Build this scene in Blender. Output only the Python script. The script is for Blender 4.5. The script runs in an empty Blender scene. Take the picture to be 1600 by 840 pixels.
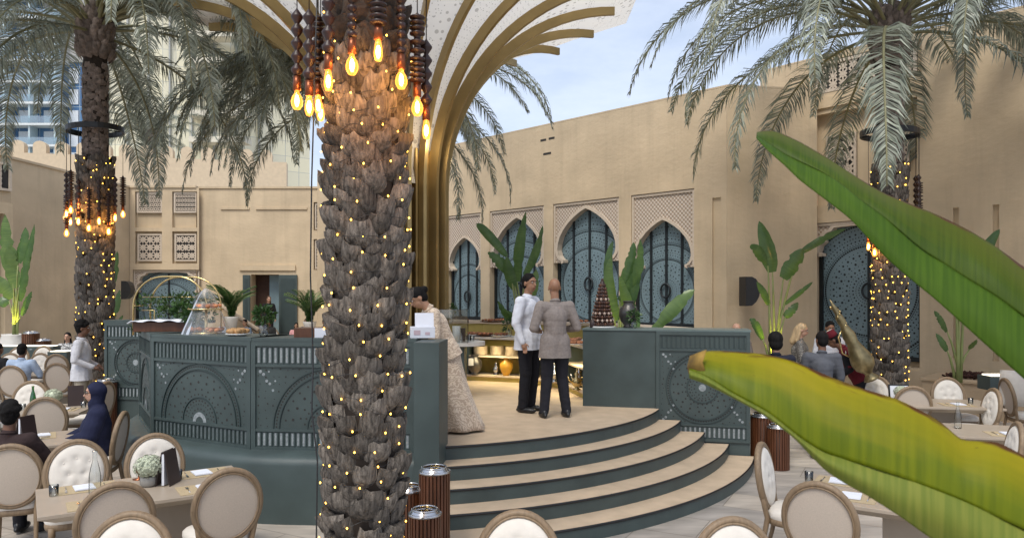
import bpy, bmesh, math, random
from math import sin, cos, pi, radians as R, sqrt, atan2, exp
from mathutils import Vector, Matrix, noise
random.seed(7)
sc = bpy.context.scene
col = sc.collection
F_, HY, CH = 1155.0, 457.0, 2.38          # lens (px at 1600 wide), eye line, eye height of the photograph

def at(px, D): return ((px-800)/F_*D, D)
def P(px, py, D): return Vector(((px-800)/F_*D, D, CH-(py-HY)/F_*D))
def G(px, py, z=0.0):
    D = F_*(CH-z)/(py-HY); return Vector(((px-800)/F_*D, D, z))

# ------------------------------------------------------------------ materials
def mat(name, c=(.5,.5,.5), rough=.6, metal=0, var=.12, scale=6, bump=0, bscale=60, stretch=(1,1,1), c2=None,
        emis=None, es=0, island=0, sheen=0, subs=0, coat=0, detail=5, bdist=.01, spec=None):
    m = bpy.data.materials.new(name); m.use_nodes = True
    nt = m.node_tree; N = nt.nodes; L = nt.links
    b = N['Principled BSDF']; b.inputs['Roughness'].default_value = rough; b.inputs['Metallic'].default_value = metal
    tc = N.new('ShaderNodeTexCoord'); mp = N.new('ShaderNodeMapping'); mp.inputs['Scale'].default_value = stretch
    L.new(tc.outputs['Object'], mp.inputs['Vector'])
    n = N.new('ShaderNodeTexNoise'); n.inputs['Scale'].default_value = scale; n.inputs['Detail'].default_value = detail
    L.new(mp.outputs[0], n.inputs['Vector'])
    r = N.new('ShaderNodeValToRGB'); r.color_ramp.elements[0].position = .3; r.color_ramp.elements[1].position = .72
    ca = tuple(x*(1-var) for x in c); cb = c2 or tuple(min(1, x*(1+var)) for x in c)
    r.color_ramp.elements[0].color = (*ca, 1); r.color_ramp.elements[1].color = (*cb, 1)
    L.new(n.outputs['Fac'], r.inputs['Fac'])
    out = r.outputs[0]
    if island:
        g = N.new('ShaderNodeNewGeometry'); h = N.new('ShaderNodeHueSaturation')
        mr = N.new('ShaderNodeMapRange'); mr.inputs[3].default_value = 1-island; mr.inputs[4].default_value = 1+island
        L.new(g.outputs['Random Per Island'], mr.inputs[0]); L.new(mr.outputs[0], h.inputs['Value']); L.new(out, h.inputs['Color']); out = h.outputs[0]
    L.new(out, b.inputs['Base Color'])
    if bump:
        n2 = N.new('ShaderNodeTexNoise'); n2.inputs['Scale'].default_value = bscale; n2.inputs['Detail'].default_value = 6
        L.new(mp.outputs[0], n2.inputs['Vector'])
        bp = N.new('ShaderNodeBump'); bp.inputs['Strength'].default_value = bump; bp.inputs['Distance'].default_value = bdist
        L.new(n2.outputs['Fac'], bp.inputs['Height']); L.new(bp.outputs[0], b.inputs['Normal'])
    if emis:
        b.inputs['Emission Color'].default_value = (*emis, 1); b.inputs['Emission Strength'].default_value = es
    if sheen: b.inputs['Sheen Weight'].default_value = sheen
    if subs: b.inputs['Subsurface Weight'].default_value = subs; b.inputs['Subsurface Radius'].default_value = (.02,.01,.005)
    if coat: b.inputs['Coat Weight'].default_value = coat
    if spec is not None: b.inputs['Specular IOR Level'].default_value = spec
    return m

def glass_mat(name, tint=(1,1,1), mix=.75, rough=.03):
    m = bpy.data.materials.new(name); m.use_nodes = True; nt = m.node_tree; N = nt.nodes; L = nt.links
    N.remove(N['Principled BSDF']); o = N['Material Output']
    t = N.new('ShaderNodeBsdfTransparent'); t.inputs[0].default_value = (*tint, 1)
    g = N.new('ShaderNodeBsdfGlossy'); g.inputs['Roughness'].default_value = rough
    fr = N.new('ShaderNodeLayerWeight'); fr.inputs[0].default_value = .12
    mx = N.new('ShaderNodeMixShader'); ad = N.new('ShaderNodeMath'); ad.operation = 'MULTIPLY_ADD'
    ad.inputs[1].default_value = 1.0; ad.inputs[2].default_value = (1-mix)*.5
    L.new(fr.outputs['Fresnel'], ad.inputs[0]); L.new(ad.outputs[0], mx.inputs[0]); L.new(t.outputs[0], mx.inputs[1]); L.new(g.outputs[0], mx.inputs[2])
    L.new(mx.outputs[0], o.inputs[0]); return m

def emit_mat(name, c, s):
    m = bpy.data.materials.new(name); m.use_nodes = True; nt = m.node_tree; N = nt.nodes
    N.remove(N['Principled BSDF']); e = N.new('ShaderNodeEmission'); e.inputs[0].default_value = (*c, 1); e.inputs[1].default_value = s
    nt.links.new(e.outputs[0], N['Material Output'].inputs[0]); return m

def leaf_mat(name, c, c2, vein=None, rough=.45, transl=.3, vs=60, tcol=None, edge=None, island=0, coat=0, yel=None, vmix=.75):
    m = bpy.data.materials.new(name); m.use_nodes = True; nt = m.node_tree; N = nt.nodes; L = nt.links
    b = N['Principled BSDF']; b.inputs['Roughness'].default_value = rough; o = N['Material Output']; b.inputs['Specular IOR Level'].default_value = .5 if not yel and 'near' not in name else .22
    if coat: b.inputs['Coat Weight'].default_value = coat
    tc = N.new('ShaderNodeTexCoord'); n = N.new('ShaderNodeTexNoise'); n.inputs['Scale'].default_value = 5; n.inputs['Detail'].default_value = 4
    L.new(tc.outputs['Object'], n.inputs['Vector'])
    r = N.new('ShaderNodeValToRGB'); r.color_ramp.elements[0].position = .3; r.color_ramp.elements[1].position = .7
    r.color_ramp.elements[0].color = (*c, 1); r.color_ramp.elements[1].color = (*c2, 1); L.new(n.outputs['Fac'], r.inputs[0])
    out = r.outputs[0]
    if island:
        g = N.new('ShaderNodeNewGeometry'); h = N.new('ShaderNodeHueSaturation'); mr = N.new('ShaderNodeMapRange')
        mr.inputs[3].default_value = 1-island; mr.inputs[4].default_value = 1+island
        L.new(g.outputs['Random Per Island'], mr.inputs[0]); L.new(mr.outputs[0], h.inputs['Value']); L.new(out, h.inputs['Color']); out = h.outputs[0]
    if vein:
        uv = N.new('ShaderNodeUVMap'); mp = N.new('ShaderNodeMapping'); mp.inputs['Scale'].default_value = (vs, .45, 1); L.new(uv.outputs[0], mp.inputs[0])
        n3 = N.new('ShaderNodeTexNoise'); n3.inputs['Scale'].default_value = 1.0; n3.inputs['Detail'].default_value = 3; L.new(mp.outputs[0], n3.inputs['Vector'])
        rr = N.new('ShaderNodeValToRGB'); rr.color_ramp.elements[0].position = .38; rr.color_ramp.elements[1].position = .62
        rr.color_ramp.elements[0].color = (1,1,1,1); rr.color_ramp.elements[1].color = (0,0,0,1); L.new(n3.outputs['Fac'], rr.inputs[0])
        mx = N.new('ShaderNodeMix'); mx.data_type = 'RGBA'; mx.blend_type = 'MIX'; L.new(rr.outputs[0], mx.inputs[0]); L.new(out, mx.inputs[6]); mx.inputs[7].default_value = (*vein, 1)
        mf = N.new('ShaderNodeMath'); mf.operation = 'MULTIPLY'; mf.inputs[1].default_value = vmix; L.new(rr.outputs[0], mf.inputs[0]); L.new(mf.outputs[0], mx.inputs[0])
        out = mx.outputs[2]
        bp = N.new('ShaderNodeBump'); bp.inputs['Strength'].default_value = .35; bp.inputs['Distance'].default_value = .0012
        L.new(n3.outputs['Fac'], bp.inputs['Height']); L.new(bp.outputs[0], b.inputs['Normal'])
        if yel:    # the blade ages to yellow towards its margin
            sy = N.new('ShaderNodeSeparateXYZ'); L.new(uv.outputs[0], sy.inputs[0]); ny = N.new('ShaderNodeTexNoise'); ny.inputs['Scale'].default_value = 4; L.new(uv.outputs[0], ny.inputs['Vector'])
            ay = N.new('ShaderNodeMath'); ay.operation = 'MULTIPLY_ADD'; ay.inputs[1].default_value = .7; L.new(ny.outputs['Fac'], ay.inputs[0]); L.new(sy.outputs['Y'], ay.inputs[2])
            ry = N.new('ShaderNodeMapRange'); ry.inputs[1].default_value = .65; ry.inputs[2].default_value = 1.35; L.new(ay.outputs[0], ry.inputs[0])
            my = N.new('ShaderNodeMix'); my.data_type = 'RGBA'; L.new(ry.outputs[0], my.inputs[0]); L.new(out, my.inputs[6]); my.inputs[7].default_value = (*yel, 1); out = my.outputs[2]
        if edge:   # dry brown rim of the blade
            sx = N.new('ShaderNodeSeparateXYZ'); L.new(uv.outputs[0], sx.inputs[0])
            n4 = N.new('ShaderNodeTexNoise'); n4.inputs['Scale'].default_value = 14; L.new(uv.outputs[0], n4.inputs['Vector'])
            a = N.new('ShaderNodeMath'); a.operation = 'MULTIPLY_ADD'; a.inputs[1].default_value = .26; L.new(n4.outputs['Fac'], a.inputs[0]); L.new(sx.outputs['Y'], a.inputs[2])
            c_ = N.new('ShaderNodeMapRange'); c_.inputs[1].default_value = 1.07; c_.inputs[2].default_value = 1.14; L.new(a.outputs[0], c_.inputs[0])
            mx2 = N.new('ShaderNodeMix'); mx2.data_type = 'RGBA'; L.new(c_.outputs[0], mx2.inputs[0]); L.new(out, mx2.inputs[6]); mx2.inputs[7].default_value = (*edge, 1)
            out = mx2.outputs[2]
            n5 = N.new('ShaderNodeTexVoronoi'); n5.inputs['Scale'].default_value = 11; L.new(uv.outputs[0], n5.inputs['Vector'])
            c5 = N.new('ShaderNodeMapRange'); c5.inputs[1].default_value = .05; c5.inputs[2].default_value = .025; L.new(n5.outputs['Distance'], c5.inputs[0])
            mx3 = N.new('ShaderNodeMix'); mx3.data_type = 'RGBA'; L.new(c5.outputs[0], mx3.inputs[0]); L.new(out, mx3.inputs[6]); mx3.inputs[7].default_value = (.06,.035,.01,1)
            out = mx3.outputs[2]
    L.new(out, b.inputs['Base Color'])
    tr = N.new('ShaderNodeBsdfTranslucent'); ms = N.new('ShaderNodeMixShader'); ms.inputs[0].default_value = transl
    if tcol: tr.inputs[0].default_value = (*tcol, 1)
    else: L.new(out, tr.inputs[0])
    L.new(b.outputs[0], ms.inputs[1]); L.new(tr.outputs[0], ms.inputs[2]); L.new(ms.outputs[0], o.inputs[0])
    return m

# ------------------------------------------------------------------ mesh builder
class MB:
    def __init__(s): s.v=[]; s.f=[]; s.m=[]; s.s=[]; s.uv={}; s.X=None
    def add(s, vs, fs, mi=0, sm=False, uv=None):
        o = len(s.v)
        if s.X is not None: vs = [s.X @ Vector(v) for v in vs]
        s.v += [tuple(v) for v in vs]
        for f in fs: s.f.append([i+o for i in f]); s.m.append(mi); s.s.append(sm)
        if uv:
            for i, t in enumerate(uv): s.uv[i+o] = t
    def box(s, c, d, rz=0, mi=0, rx=0, ry=0):
        M = Matrix.Translation(c) @ Matrix.Rotation(rz,4,'Z') @ Matrix.Rotation(ry,4,'Y') @ Matrix.Rotation(rx,4,'X')
        x,y,z = d[0]/2,d[1]/2,d[2]/2
        vs = [M @ Vector(p) for p in [(-x,-y,-z),(x,-y,-z),(x,y,-z),(-x,y,-z),(-x,-y,z),(x,-y,z),(x,y,z),(-x,y,z)]]
        s.add(vs, [(3,2,1,0),(4,5,6,7),(0,1,5,4),(1,2,6,5),(2,3,7,6),(3,0,4,7)], mi)
    def lathe(s, prof, c=(0,0,0), seg=16, mi=0, sm=True, M=None, cap=True, sx=1, sy=1):
        vs = []; n = len(prof)
        for r, z in prof:
            for k in range(seg):
                a = 2*pi*k/seg; vs.append(Vector((r*cos(a)*sx, r*sin(a)*sy, z)))
        if M is not None: vs = [M @ v for v in vs]
        c = Vector(c); vs = [v+c for v in vs]
        fs = [(i*seg+k, i*seg+(k+1)%seg, (i+1)*seg+(k+1)%seg, (i+1)*seg+k) for i in range(n-1) for k in range(seg)]
        if cap:
            if prof[0][0] > 1e-5: fs.append(tuple(range(seg-1,-1,-1)))
            if prof[-1][0] > 1e-5: fs.append(tuple((n-1)*seg+k for k in range(seg)))
        s.add(vs, fs, mi, sm)
    def tube(s, pts, r, seg=6, mi=0, sm=True, cap=True, flat=1.0, up=None):
        pts = [Vector(p) for p in pts]; n = len(pts)
        rs = r if isinstance(r, (list, tuple)) else [r]*n
        vs = []; prev = None
        for i, p in enumerate(pts):
            t = (pts[min(i+1,n-1)]-pts[max(i-1,0)]).normalized()
            if up is not None: a = t.cross(Vector(up))
            elif prev is None: a = t.cross(Vector((0,0,1))) if abs(t.z) < .95 else t.cross(Vector((1,0,0)))
            else: a = prev - t*prev.dot(t)
            if a.length < 1e-6: a = t.orthogonal()
            a.normalize(); b = t.cross(a); prev = a
            for k in range(seg):
                q = 2*pi*(k+.5*(seg == 4))/seg; vs.append(p + a*cos(q)*rs[i] + b*sin(q)*rs[i]*flat)
        fs = [(i*seg+k, i*seg+(k+1)%seg, (i+1)*seg+(k+1)%seg, (i+1)*seg+k) for i in range(n-1) for k in range(seg)]
        if cap: fs += [tuple(range(seg-1,-1,-1)), tuple((n-1)*seg+k for k in range(seg))]
        s.add(vs, fs, mi, sm)
    def ell(s, c, r, seg=14, rings=9, mi=0, M=None):
        vs = []; c = Vector(c)
        for i in range(rings+1):
            a = pi*i/rings
            for k in range(seg):
                q = 2*pi*k/seg; v = Vector((r[0]*sin(a)*cos(q), r[1]*sin(a)*sin(q), r[2]*cos(a)))
                vs.append((M @ v if M is not None else v)+c)
        s.add(vs, [(i*seg+k, (i+1)*seg+k, (i+1)*seg+(k+1)%seg, i*seg+(k+1)%seg) for i in range(rings) for k in range(seg)], mi, True)
    def cap(s, a, b, r1, r2, seg=12):     # tapered capsule
        a = Vector(a); b = Vector(b); L = (b-a).length
        if L < 1e-5: s.ell(a, (r1,r1,r1)); return
        q = Vector((0,0,1)).rotation_difference((b-a)/L).to_matrix()
        prof = [(r1*sin(t*pi/8)+1e-4*(t==0), -r1*cos(t*pi/8)) for t in range(5)] + [(r2*cos(t*pi/8)+1e-4*(t==4), L+r2*sin(t*pi/8)) for t in range(5)]
        s.lathe(prof, a, seg, M=q)
    def grid(s, rows, mi=0, sm=True, uv=True, flip=False, closed=False):
        nr, nc = len(rows), len(rows[0]); vs = [p for r in rows for p in r]
        fs = []
        for i in range(nr-1):
            for j in range(nc-1+(1 if closed else 0)):
                j2 = (j+1) % nc
                f = (i*nc+j, i*nc+j2, (i+1)*nc+j2, (i+1)*nc+j)
                fs.append(f[::-1] if flip else f)
        s.add(vs, fs, mi, sm, [(i/(nr-1), j/(nc-1)) for i in range(nr) for j in range(nc)] if uv else None)
    def build(s, name, mats, parent=None, world=False, loc=None, bevel=0, solid=0, wn=False):
        me = bpy.data.meshes.new(name)
        vs = s.v
        o = bpy.data.objects.new(name, me)
        if parent is None and world:
            xs = [v[0] for v in vs]; ys = [v[1] for v in vs]; zs = [v[2] for v in vs]
            c = Vector(((min(xs)+max(xs))/2, (min(ys)+max(ys))/2, min(zs)))
            vs = [(v[0]-c.x, v[1]-c.y, v[2]-c.z) for v in vs]; o.location = c
        elif parent is not None and world:
            p = parent; M = Matrix.Identity(4)
            while p is not None:
                M = Matrix.LocRotScale(p.location, p.rotation_euler, p.scale) @ M; p = p.parent
            I = M.inverted(); vs = [tuple(I @ Vector(v)) for v in vs]
        if loc is not None: o.location = loc
        me.from_pydata(vs, [], s.f)
        mats = mats if isinstance(mats, (list, tuple)) else [mats]
        for m in mats: me.materials.append(m)
        me.polygons.foreach_set('material_index', s.m); me.polygons.foreach_set('use_smooth', s.s)
        if s.uv:
            l = me.uv_layers.new(name='UVMap')
            idx = [0]*len(me.loops); me.loops.foreach_get('vertex_index', idx)
            flat = []
            for i in idx: flat += s.uv.get(i, (0,0))
            l.data.foreach_set('uv', flat)
        me.update()
        col.objects.link(o)
        if parent is not None: o.parent = parent
        if bevel:
            b = o.modifiers.new('b', 'BEVEL'); b.width = bevel; b.segments = 2; b.limit_method = 'ANGLE'; b.angle_limit = R(40)
        if solid:
            b = o.modifiers.new('s', 'SOLIDIFY'); b.thickness = solid; b.offset = 0
        return o

def tag(o, label=None, cat=None, group=None, kind=None):
    if label: o['label'] = label
    if cat: o['category'] = cat
    if group: o['group'] = group
    if kind: o['kind'] = kind
    return o
def thing(name, label, cat, loc=(0,0,0), rz=0, group=None):
    o = bpy.data.objects.new(name, None); col.objects.link(o); o.location = loc; o.rotation_euler = (0,0,rz); o.empty_display_size = .1
    return tag(o, label, cat, group)
KIDS = {}
def kids(o): return [c for c in o.children]
def dup(o, loc=None, rz=None, label=None, group=None, parent=None, scale=None):
    def rec(a, par):
        c = a.copy(); col.objects.link(c); c.parent = par
        for k in list(a.children): rec(k, c)
        return c
    r = rec(o, parent)
    if loc is not None: r.location = loc
    if rz is not None: r.rotation_euler = (0,0,rz)
    if label: r['label'] = label
    if group: r['group'] = group
    if scale: r.scale = (scale,)*3
    return r
def struct(o): o['kind'] = 'structure'; return o
def remesh(mb, name, mats, parent, vox=.012, smooth=6, cut=None, flipcut=None, disp=None):
    """fuse overlapping volumes into one continuous skin"""
    me = bpy.data.meshes.new('t'); me.from_pydata(mb.v, [], mb.f); me.update()
    t = bpy.data.objects.new('t', me); col.objects.link(t)
    md = t.modifiers.new('r', 'REMESH'); md.mode = 'VOXEL'; md.voxel_size = vox; md.use_smooth_shade = True
    if smooth: sm = t.modifiers.new('s', 'SMOOTH'); sm.factor = .5; sm.iterations = smooth
    dg = bpy.context.evaluated_depsgraph_get(); dg.update()
    me2 = bpy.data.meshes.new_from_object(t.evaluated_get(dg)); me2.name = name
    bpy.data.objects.remove(t)
    bm = bmesh.new(); bm.from_mesh(me2)
    for c in (cut or []):
        bmesh.ops.bisect_plane(bm, geom=bm.verts[:]+bm.edges[:]+bm.faces[:], plane_co=c[0], plane_no=c[1], clear_outer=True)
    if disp:
        for v in bm.verts: v.co += v.normal*disp(v.co)
    for f in bm.faces: f.smooth = True
    bm.to_mesh(me2); bm.free()
    me2.materials.clear()
    for m in (mats if isinstance(mats, (list,tuple)) else [mats]): me2.materials.append(m)
    o = bpy.data.objects.new(name, me2); col.objects.link(o); o.parent = parent
    return o

M = {}
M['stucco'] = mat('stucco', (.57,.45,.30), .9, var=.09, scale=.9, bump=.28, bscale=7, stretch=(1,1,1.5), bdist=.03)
M['stucco_b'] = mat('stucco_darker', (.50,.38,.25), .9, var=.07, scale=.6, bump=.35, bscale=6, stretch=(1,1,2.5), bdist=.03)  # a slightly darker plaster tone
M['cream'] = mat('cream_plaster', (.60,.49,.37), .8, var=.06, bump=.1)
M['cream2'] = mat('pale_carved_plaster', (.56,.47,.37), .75, var=.08, scale=20, bump=.15)
M['dark'] = mat('dark_recess', (.035,.032,.03), .9, var=.2)
M['teal'] = mat('blue_grey_metal', (.175,.25,.28), .5, .1, var=.12, scale=3, bump=.03)
M['teal_dk'] = mat('dark_steel', (.02,.026,.03), .45, .4, var=.2)
M['green'] = mat('green_painted_board', (.054,.076,.074), .5, var=.18, scale=2.5, bump=.05, bscale=120)
M['green2'] = mat('green_relief', (.032,.050,.050), .5, var=.08)
M['white_hole'] = mat('pale_perforation', (.27,.30,.31), .6, var=.3, scale=40)  # light showing through the perforations is put into this tone
M['gold'] = mat('bronze_gold_metal', (.34,.245,.105), .4, .7, var=.14, scale=3, bump=.04)
M['gold2'] = mat('polished_brass', (.62,.47,.22), .25, .9, var=.15, scale=9)
M['carpet'] = mat('beige_carpet', (.52,.40,.275), .95, var=.10, scale=5, bump=.3, bscale=300, bdist=.004)
M['black'] = mat('black_plastic', (.012,.012,.013), .4, var=.2)
M['wood_dk'] = mat('dark_stained_wood', (.10,.035,.014), .4, var=.3, scale=30, stretch=(1,1,.15), bump=.1)
M['bead'] = mat('turned_dark_wood', (.028,.011,.008), .4, var=.3, scale=40)
M['copper'] = mat('copper_socket', (.22,.075,.035), .35, .8, var=.2)
M['oak'] = mat('limed_oak', (.215,.150,.090), .55, var=.22, scale=9, stretch=(5,5,1), bump=.15, bscale=90)
M['linen'] = mat('linen_fabric', (.47,.40,.33), .95, var=.07, scale=120, bump=.25, bscale=500, bdist=.002, sheen=.2)
M['ivory'] = mat('ivory_fabric', (.66,.62,.56), .9, var=.05, scale=20, bump=.15, bscale=350, bdist=.002, sheen=.2)
M['table'] = mat('greige_laminate', (.36,.30,.235), .4, var=.05, scale=8)
M['mat'] = mat('straw_placemat', (.42,.33,.20), .9, var=.12, scale=90, bump=.3, bscale=300)
M['paper'] = mat('white_paper', (.68,.70,.76), .8, var=.03)
M['white'] = mat('white_ceramic', (.72,.71,.68), .25, var=.04)
M['steel'] = mat('steel', (.55,.55,.56), .2, .95, var=.1)
M['glass'] = glass_mat('clear_glass', (.93,.95,.95), .8)
M['glassg'] = glass_mat('green_bottle_glass', (.05,.35,.08), .75)
M['net'] = glass_mat('clear_film', (.95,.96,.97), .88, .45)
M['brown'] = mat('dark_brown_leather', (.035,.02,.018), .5, var=.15)
M['boot'] = mat('palm_boot_fibre', (.080,.066,.054), .92, var=.5, scale=9, stretch=(6,6,1), bump=1.0, bscale=26, bdist=.02, island=.45, c2=(.25,.215,.18))
M['bark'] = mat('palm_bark', (.17,.135,.115), .95, var=.4, scale=14, bump=.9, bscale=30, bdist=.02, island=.3)
M['bark_dk'] = mat('palm_core', (.03,.021,.015), .95, var=.4, scale=14)
M['frond'] = leaf_mat('date_palm_leaf', (.17,.195,.145), (.33,.36,.295), rough=.42, transl=.18, island=.45)
M['frond2'] = leaf_mat('young_palm_leaf', (.16,.19,.13), (.27,.30,.23), rough=.5, transl=.2, island=.25)
M['rachis'] = mat('frond_stalk', (.20,.19,.10), .6, var=.2)
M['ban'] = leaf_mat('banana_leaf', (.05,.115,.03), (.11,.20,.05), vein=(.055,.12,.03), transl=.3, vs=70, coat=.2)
M['ban_l'] = leaf_mat('banana_leaf_pale', (.11,.20,.05), (.18,.28,.08), vein=(.09,.16,.05), transl=.35, vs=70, coat=.2)  # lighter green for some of the leaves
M['stem'] = mat('banana_stem', (.22,.26,.09), .5, var=.2, scale=5)
M['near1'] = leaf_mat('near_green_leaf', (.050,.095,.004), (.095,.145,.007), vein=(.030,.065,.003), transl=.35, vs=110, edge=(.10,.035,.012), rough=.5, yel=(.10,.115,.005), vmix=.65)
M['near2'] = leaf_mat('near_yellow_leaf', (.135,.185,.004), (.21,.24,.006), vein=(.105,.15,.004), transl=.4, vs=46, edge=(.12,.045,.012), rough=.5, yel=(.36,.30,.006), vmix=.7)
M['near4'] = leaf_mat('near_yellow_underside', (.19,.23,.03), (.25,.27,.05), vein=(.15,.20,.03), transl=.35, vs=90, rough=.65)
M['near3'] = leaf_mat('near_leaf_underside', (.060,.125,.007), (.090,.165,.012), vein=(.045,.10,.006), transl=.35, vs=100, rough=.65)
M['shrub'] = leaf_mat('shrub_leaf', (.03,.075,.02), (.07,.14,.035), transl=.25, island=.35, rough=.4)
M['pot'] = mat('white_planter', (.66,.64,.60), .55, var=.06, bump=.08)
M['bulb'] = emit_mat('warm_bulb_glow', (1,.50,.10), 9)
M['fil'] = emit_mat('filament', (1,.66,.22), 40)
M['fairy'] = emit_mat('fairy_light', (1,.52,.07), 6)
M['led'] = emit_mat('led_strip', (1,.9,.7), 1.6)
M['bulbglass'] = glass_mat('bulb_glass', (1,.70,.38), .9)
_n = M['bulbglass'].node_tree; _o = _n.nodes['Material Output']; _m = _o.inputs[0].links[0].from_socket; _e = _n.nodes.new('ShaderNodeEmission'); _e.inputs[0].default_value = (1,.42,.07,1); _e.inputs[1].default_value = .55; _a = _n.nodes.new('ShaderNodeAddShader'); _n.links.new(_m, _a.inputs[0]); _n.links.new(_e.outputs[0], _a.inputs[1]); _n.links.new(_a.outputs[0], _o.inputs[0])
M['shelf'] = mat('olive_yellow_board', (.45,.36,.10), .6, var=.06)
M['mulch'] = mat('bark_mulch', (.05,.018,.012), .95, var=.4, scale=30, island=.5)

def weather(m):     # rain streaks, patches and faint dirt that belong to the plaster itself
    nt = m.node_tree; N = nt.nodes; L = nt.links; b = N['Principled BSDF']; src = b.inputs['Base Color'].links[0].from_socket
    tc = N.new('ShaderNodeTexCoord'); mp = N.new('ShaderNodeMapping'); mp.inputs['Scale'].default_value = (2.2,2.2,.18); L.new(tc.outputs['Object'], mp.inputs[0])
    n = N.new('ShaderNodeTexNoise'); n.inputs['Scale'].default_value = 1.6; n.inputs['Detail'].default_value = 8; n.inputs['Roughness'].default_value = .65; L.new(mp.outputs[0], n.inputs['Vector'])
    r = N.new('ShaderNodeMapRange'); r.inputs[1].default_value = .48; r.inputs[2].default_value = .75; r.inputs[3].default_value = 1.0; r.inputs[4].default_value = .88; L.new(n.outputs['Fac'], r.inputs[0])
    n2 = N.new('ShaderNodeTexNoise'); n2.inputs['Scale'].default_value = .5; n2.inputs['Detail'].default_value = 9; n2.inputs['Distortion'].default_value = .6; L.new(tc.outputs['Object'], n2.inputs['Vector'])
    r2 = N.new('ShaderNodeMapRange'); r2.inputs[1].default_value = .35; r2.inputs[2].default_value = .65; r2.inputs[3].default_value = .92; r2.inputs[4].default_value = 1.06; L.new(n2.outputs['Fac'], r2.inputs[0])
    mu = N.new('ShaderNodeMath'); mu.operation = 'MULTIPLY'; L.new(r.outputs[0], mu.inputs[0]); L.new(r2.outputs[0], mu.inputs[1])
    mx = N.new('ShaderNodeMix'); mx.data_type = 'RGBA'; mx.blend_type = 'MULTIPLY'; mx.inputs[0].default_value = 1; L.new(src, mx.inputs[6]); L.new(mu.outputs[0], mx.inputs[7]); L.new(mx.outputs[2], b.inputs['Base Color'])
weather(M['stucco']); weather(M['stucco_b'])
_n = M['net'].node_tree; _o = _n.nodes['Material Output']; _m = _o.inputs[0].links[0].from_socket; _d = _n.nodes.new('ShaderNodeBsdfDiffuse'); _d.inputs[0].default_value = (.85,.87,.9,1)
_x = _n.nodes.new('ShaderNodeMixShader'); _x.inputs[0].default_value = .06; _n.links.new(_m, _x.inputs[1]); _n.links.new(_d.outputs[0], _x.inputs[2]); _n.links.new(_x.outputs[0], _o.inputs[0])
# ------------------------------------------------------------------ camera, sky, light
cam = bpy.data.cameras.new('camera'); co = bpy.data.objects.new('camera', cam); col.objects.link(co)
co.location = (0,0,CH); co.rotation_euler = (R(90),0,0); cam.sensor_width = 36; cam.lens = 36*F_/1600
cam.shift_y = (HY-420)/1600.0; cam.clip_end = 3000; cam.clip_start = .05; sc.camera = co
cam.dof.use_dof = True; cam.dof.focus_distance = 8.5; cam.dof.aperture_fstop = 11

w = bpy.data.worlds.new('World'); sc.world = w; w.use_nodes = True
nt = w.node_tree; N = nt.nodes; L = nt.links
bg = N['Background']; bg.inputs[1].default_value = .10
sky = N.new('ShaderNodeTexSky'); sky.sky_type = 'NISHITA'; sky.sun_disc = False
SE, SR = R(58), R(200)
sky.sun_elevation = SE; sky.sun_rotation = SR; sky.air_density = 1.0; sky.dust_density = 2.2; sky.ozone_density = 1.2
tc = N.new('ShaderNodeTexCoord'); mp = N.new('ShaderNodeMapping'); mp.inputs['Scale'].default_value = (1,1,2.6)
n1 = N.new('ShaderNodeTexNoise'); n1.inputs['Scale'].default_value = 2.6; n1.inputs['Detail'].default_value = 9; n1.inputs['Roughness'].default_value = .62
L.new(tc.outputs['Generated'], mp.inputs[0]); L.new(mp.outputs[0], n1.inputs['Vector'])
cr = N.new('ShaderNodeMapRange'); cr.inputs[1].default_value = .34; cr.inputs[2].default_value = .78; cr.inputs[3].default_value = .38; cr.inputs[4].default_value = .97
L.new(n1.outputs['Fac'], cr.inputs[0])
mx = N.new('ShaderNodeMix'); mx.data_type = 'RGBA'; mx.inputs[7].default_value = (5.5,6.1,7.3,1)
L.new(cr.outputs[0], mx.inputs[0]); L.new(sky.outputs[0], mx.inputs[6]); L.new(mx.outputs[2], bg.inputs[0])
sun = bpy.data.lights.new('sun', 'SUN'); sun.energy = 1.7; sun.angle = R(22); sun.color = (1,.95,.86)
so = bpy.data.objects.new('sun', sun); col.objects.link(so)
sd = Vector((sin(SR)*cos(SE), cos(SR)*cos(SE), sin(SE)))      # direction towards the sun
so.rotation_euler = sd.to_track_quat('Z','Y').to_euler(); so.location = (0,0,30)
vs = sc.view_settings; vs.view_transform = 'Standard'; vs.look = 'None'; vs.exposure = .76; vs.gamma = 1
sc.cycles.use_denoising = True; sc.cycles.max_bounces = 6; sc.cycles.transparent_max_bounces = 12
sc.cycles.diffuse_bounces = 3; sc.cycles.glossy_bounces = 3; sc.cycles.sample_clamp_indirect = 4
try: sc.cycles.denoiser = 'OPENIMAGEDENOISE'
except Exception: pass

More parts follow.
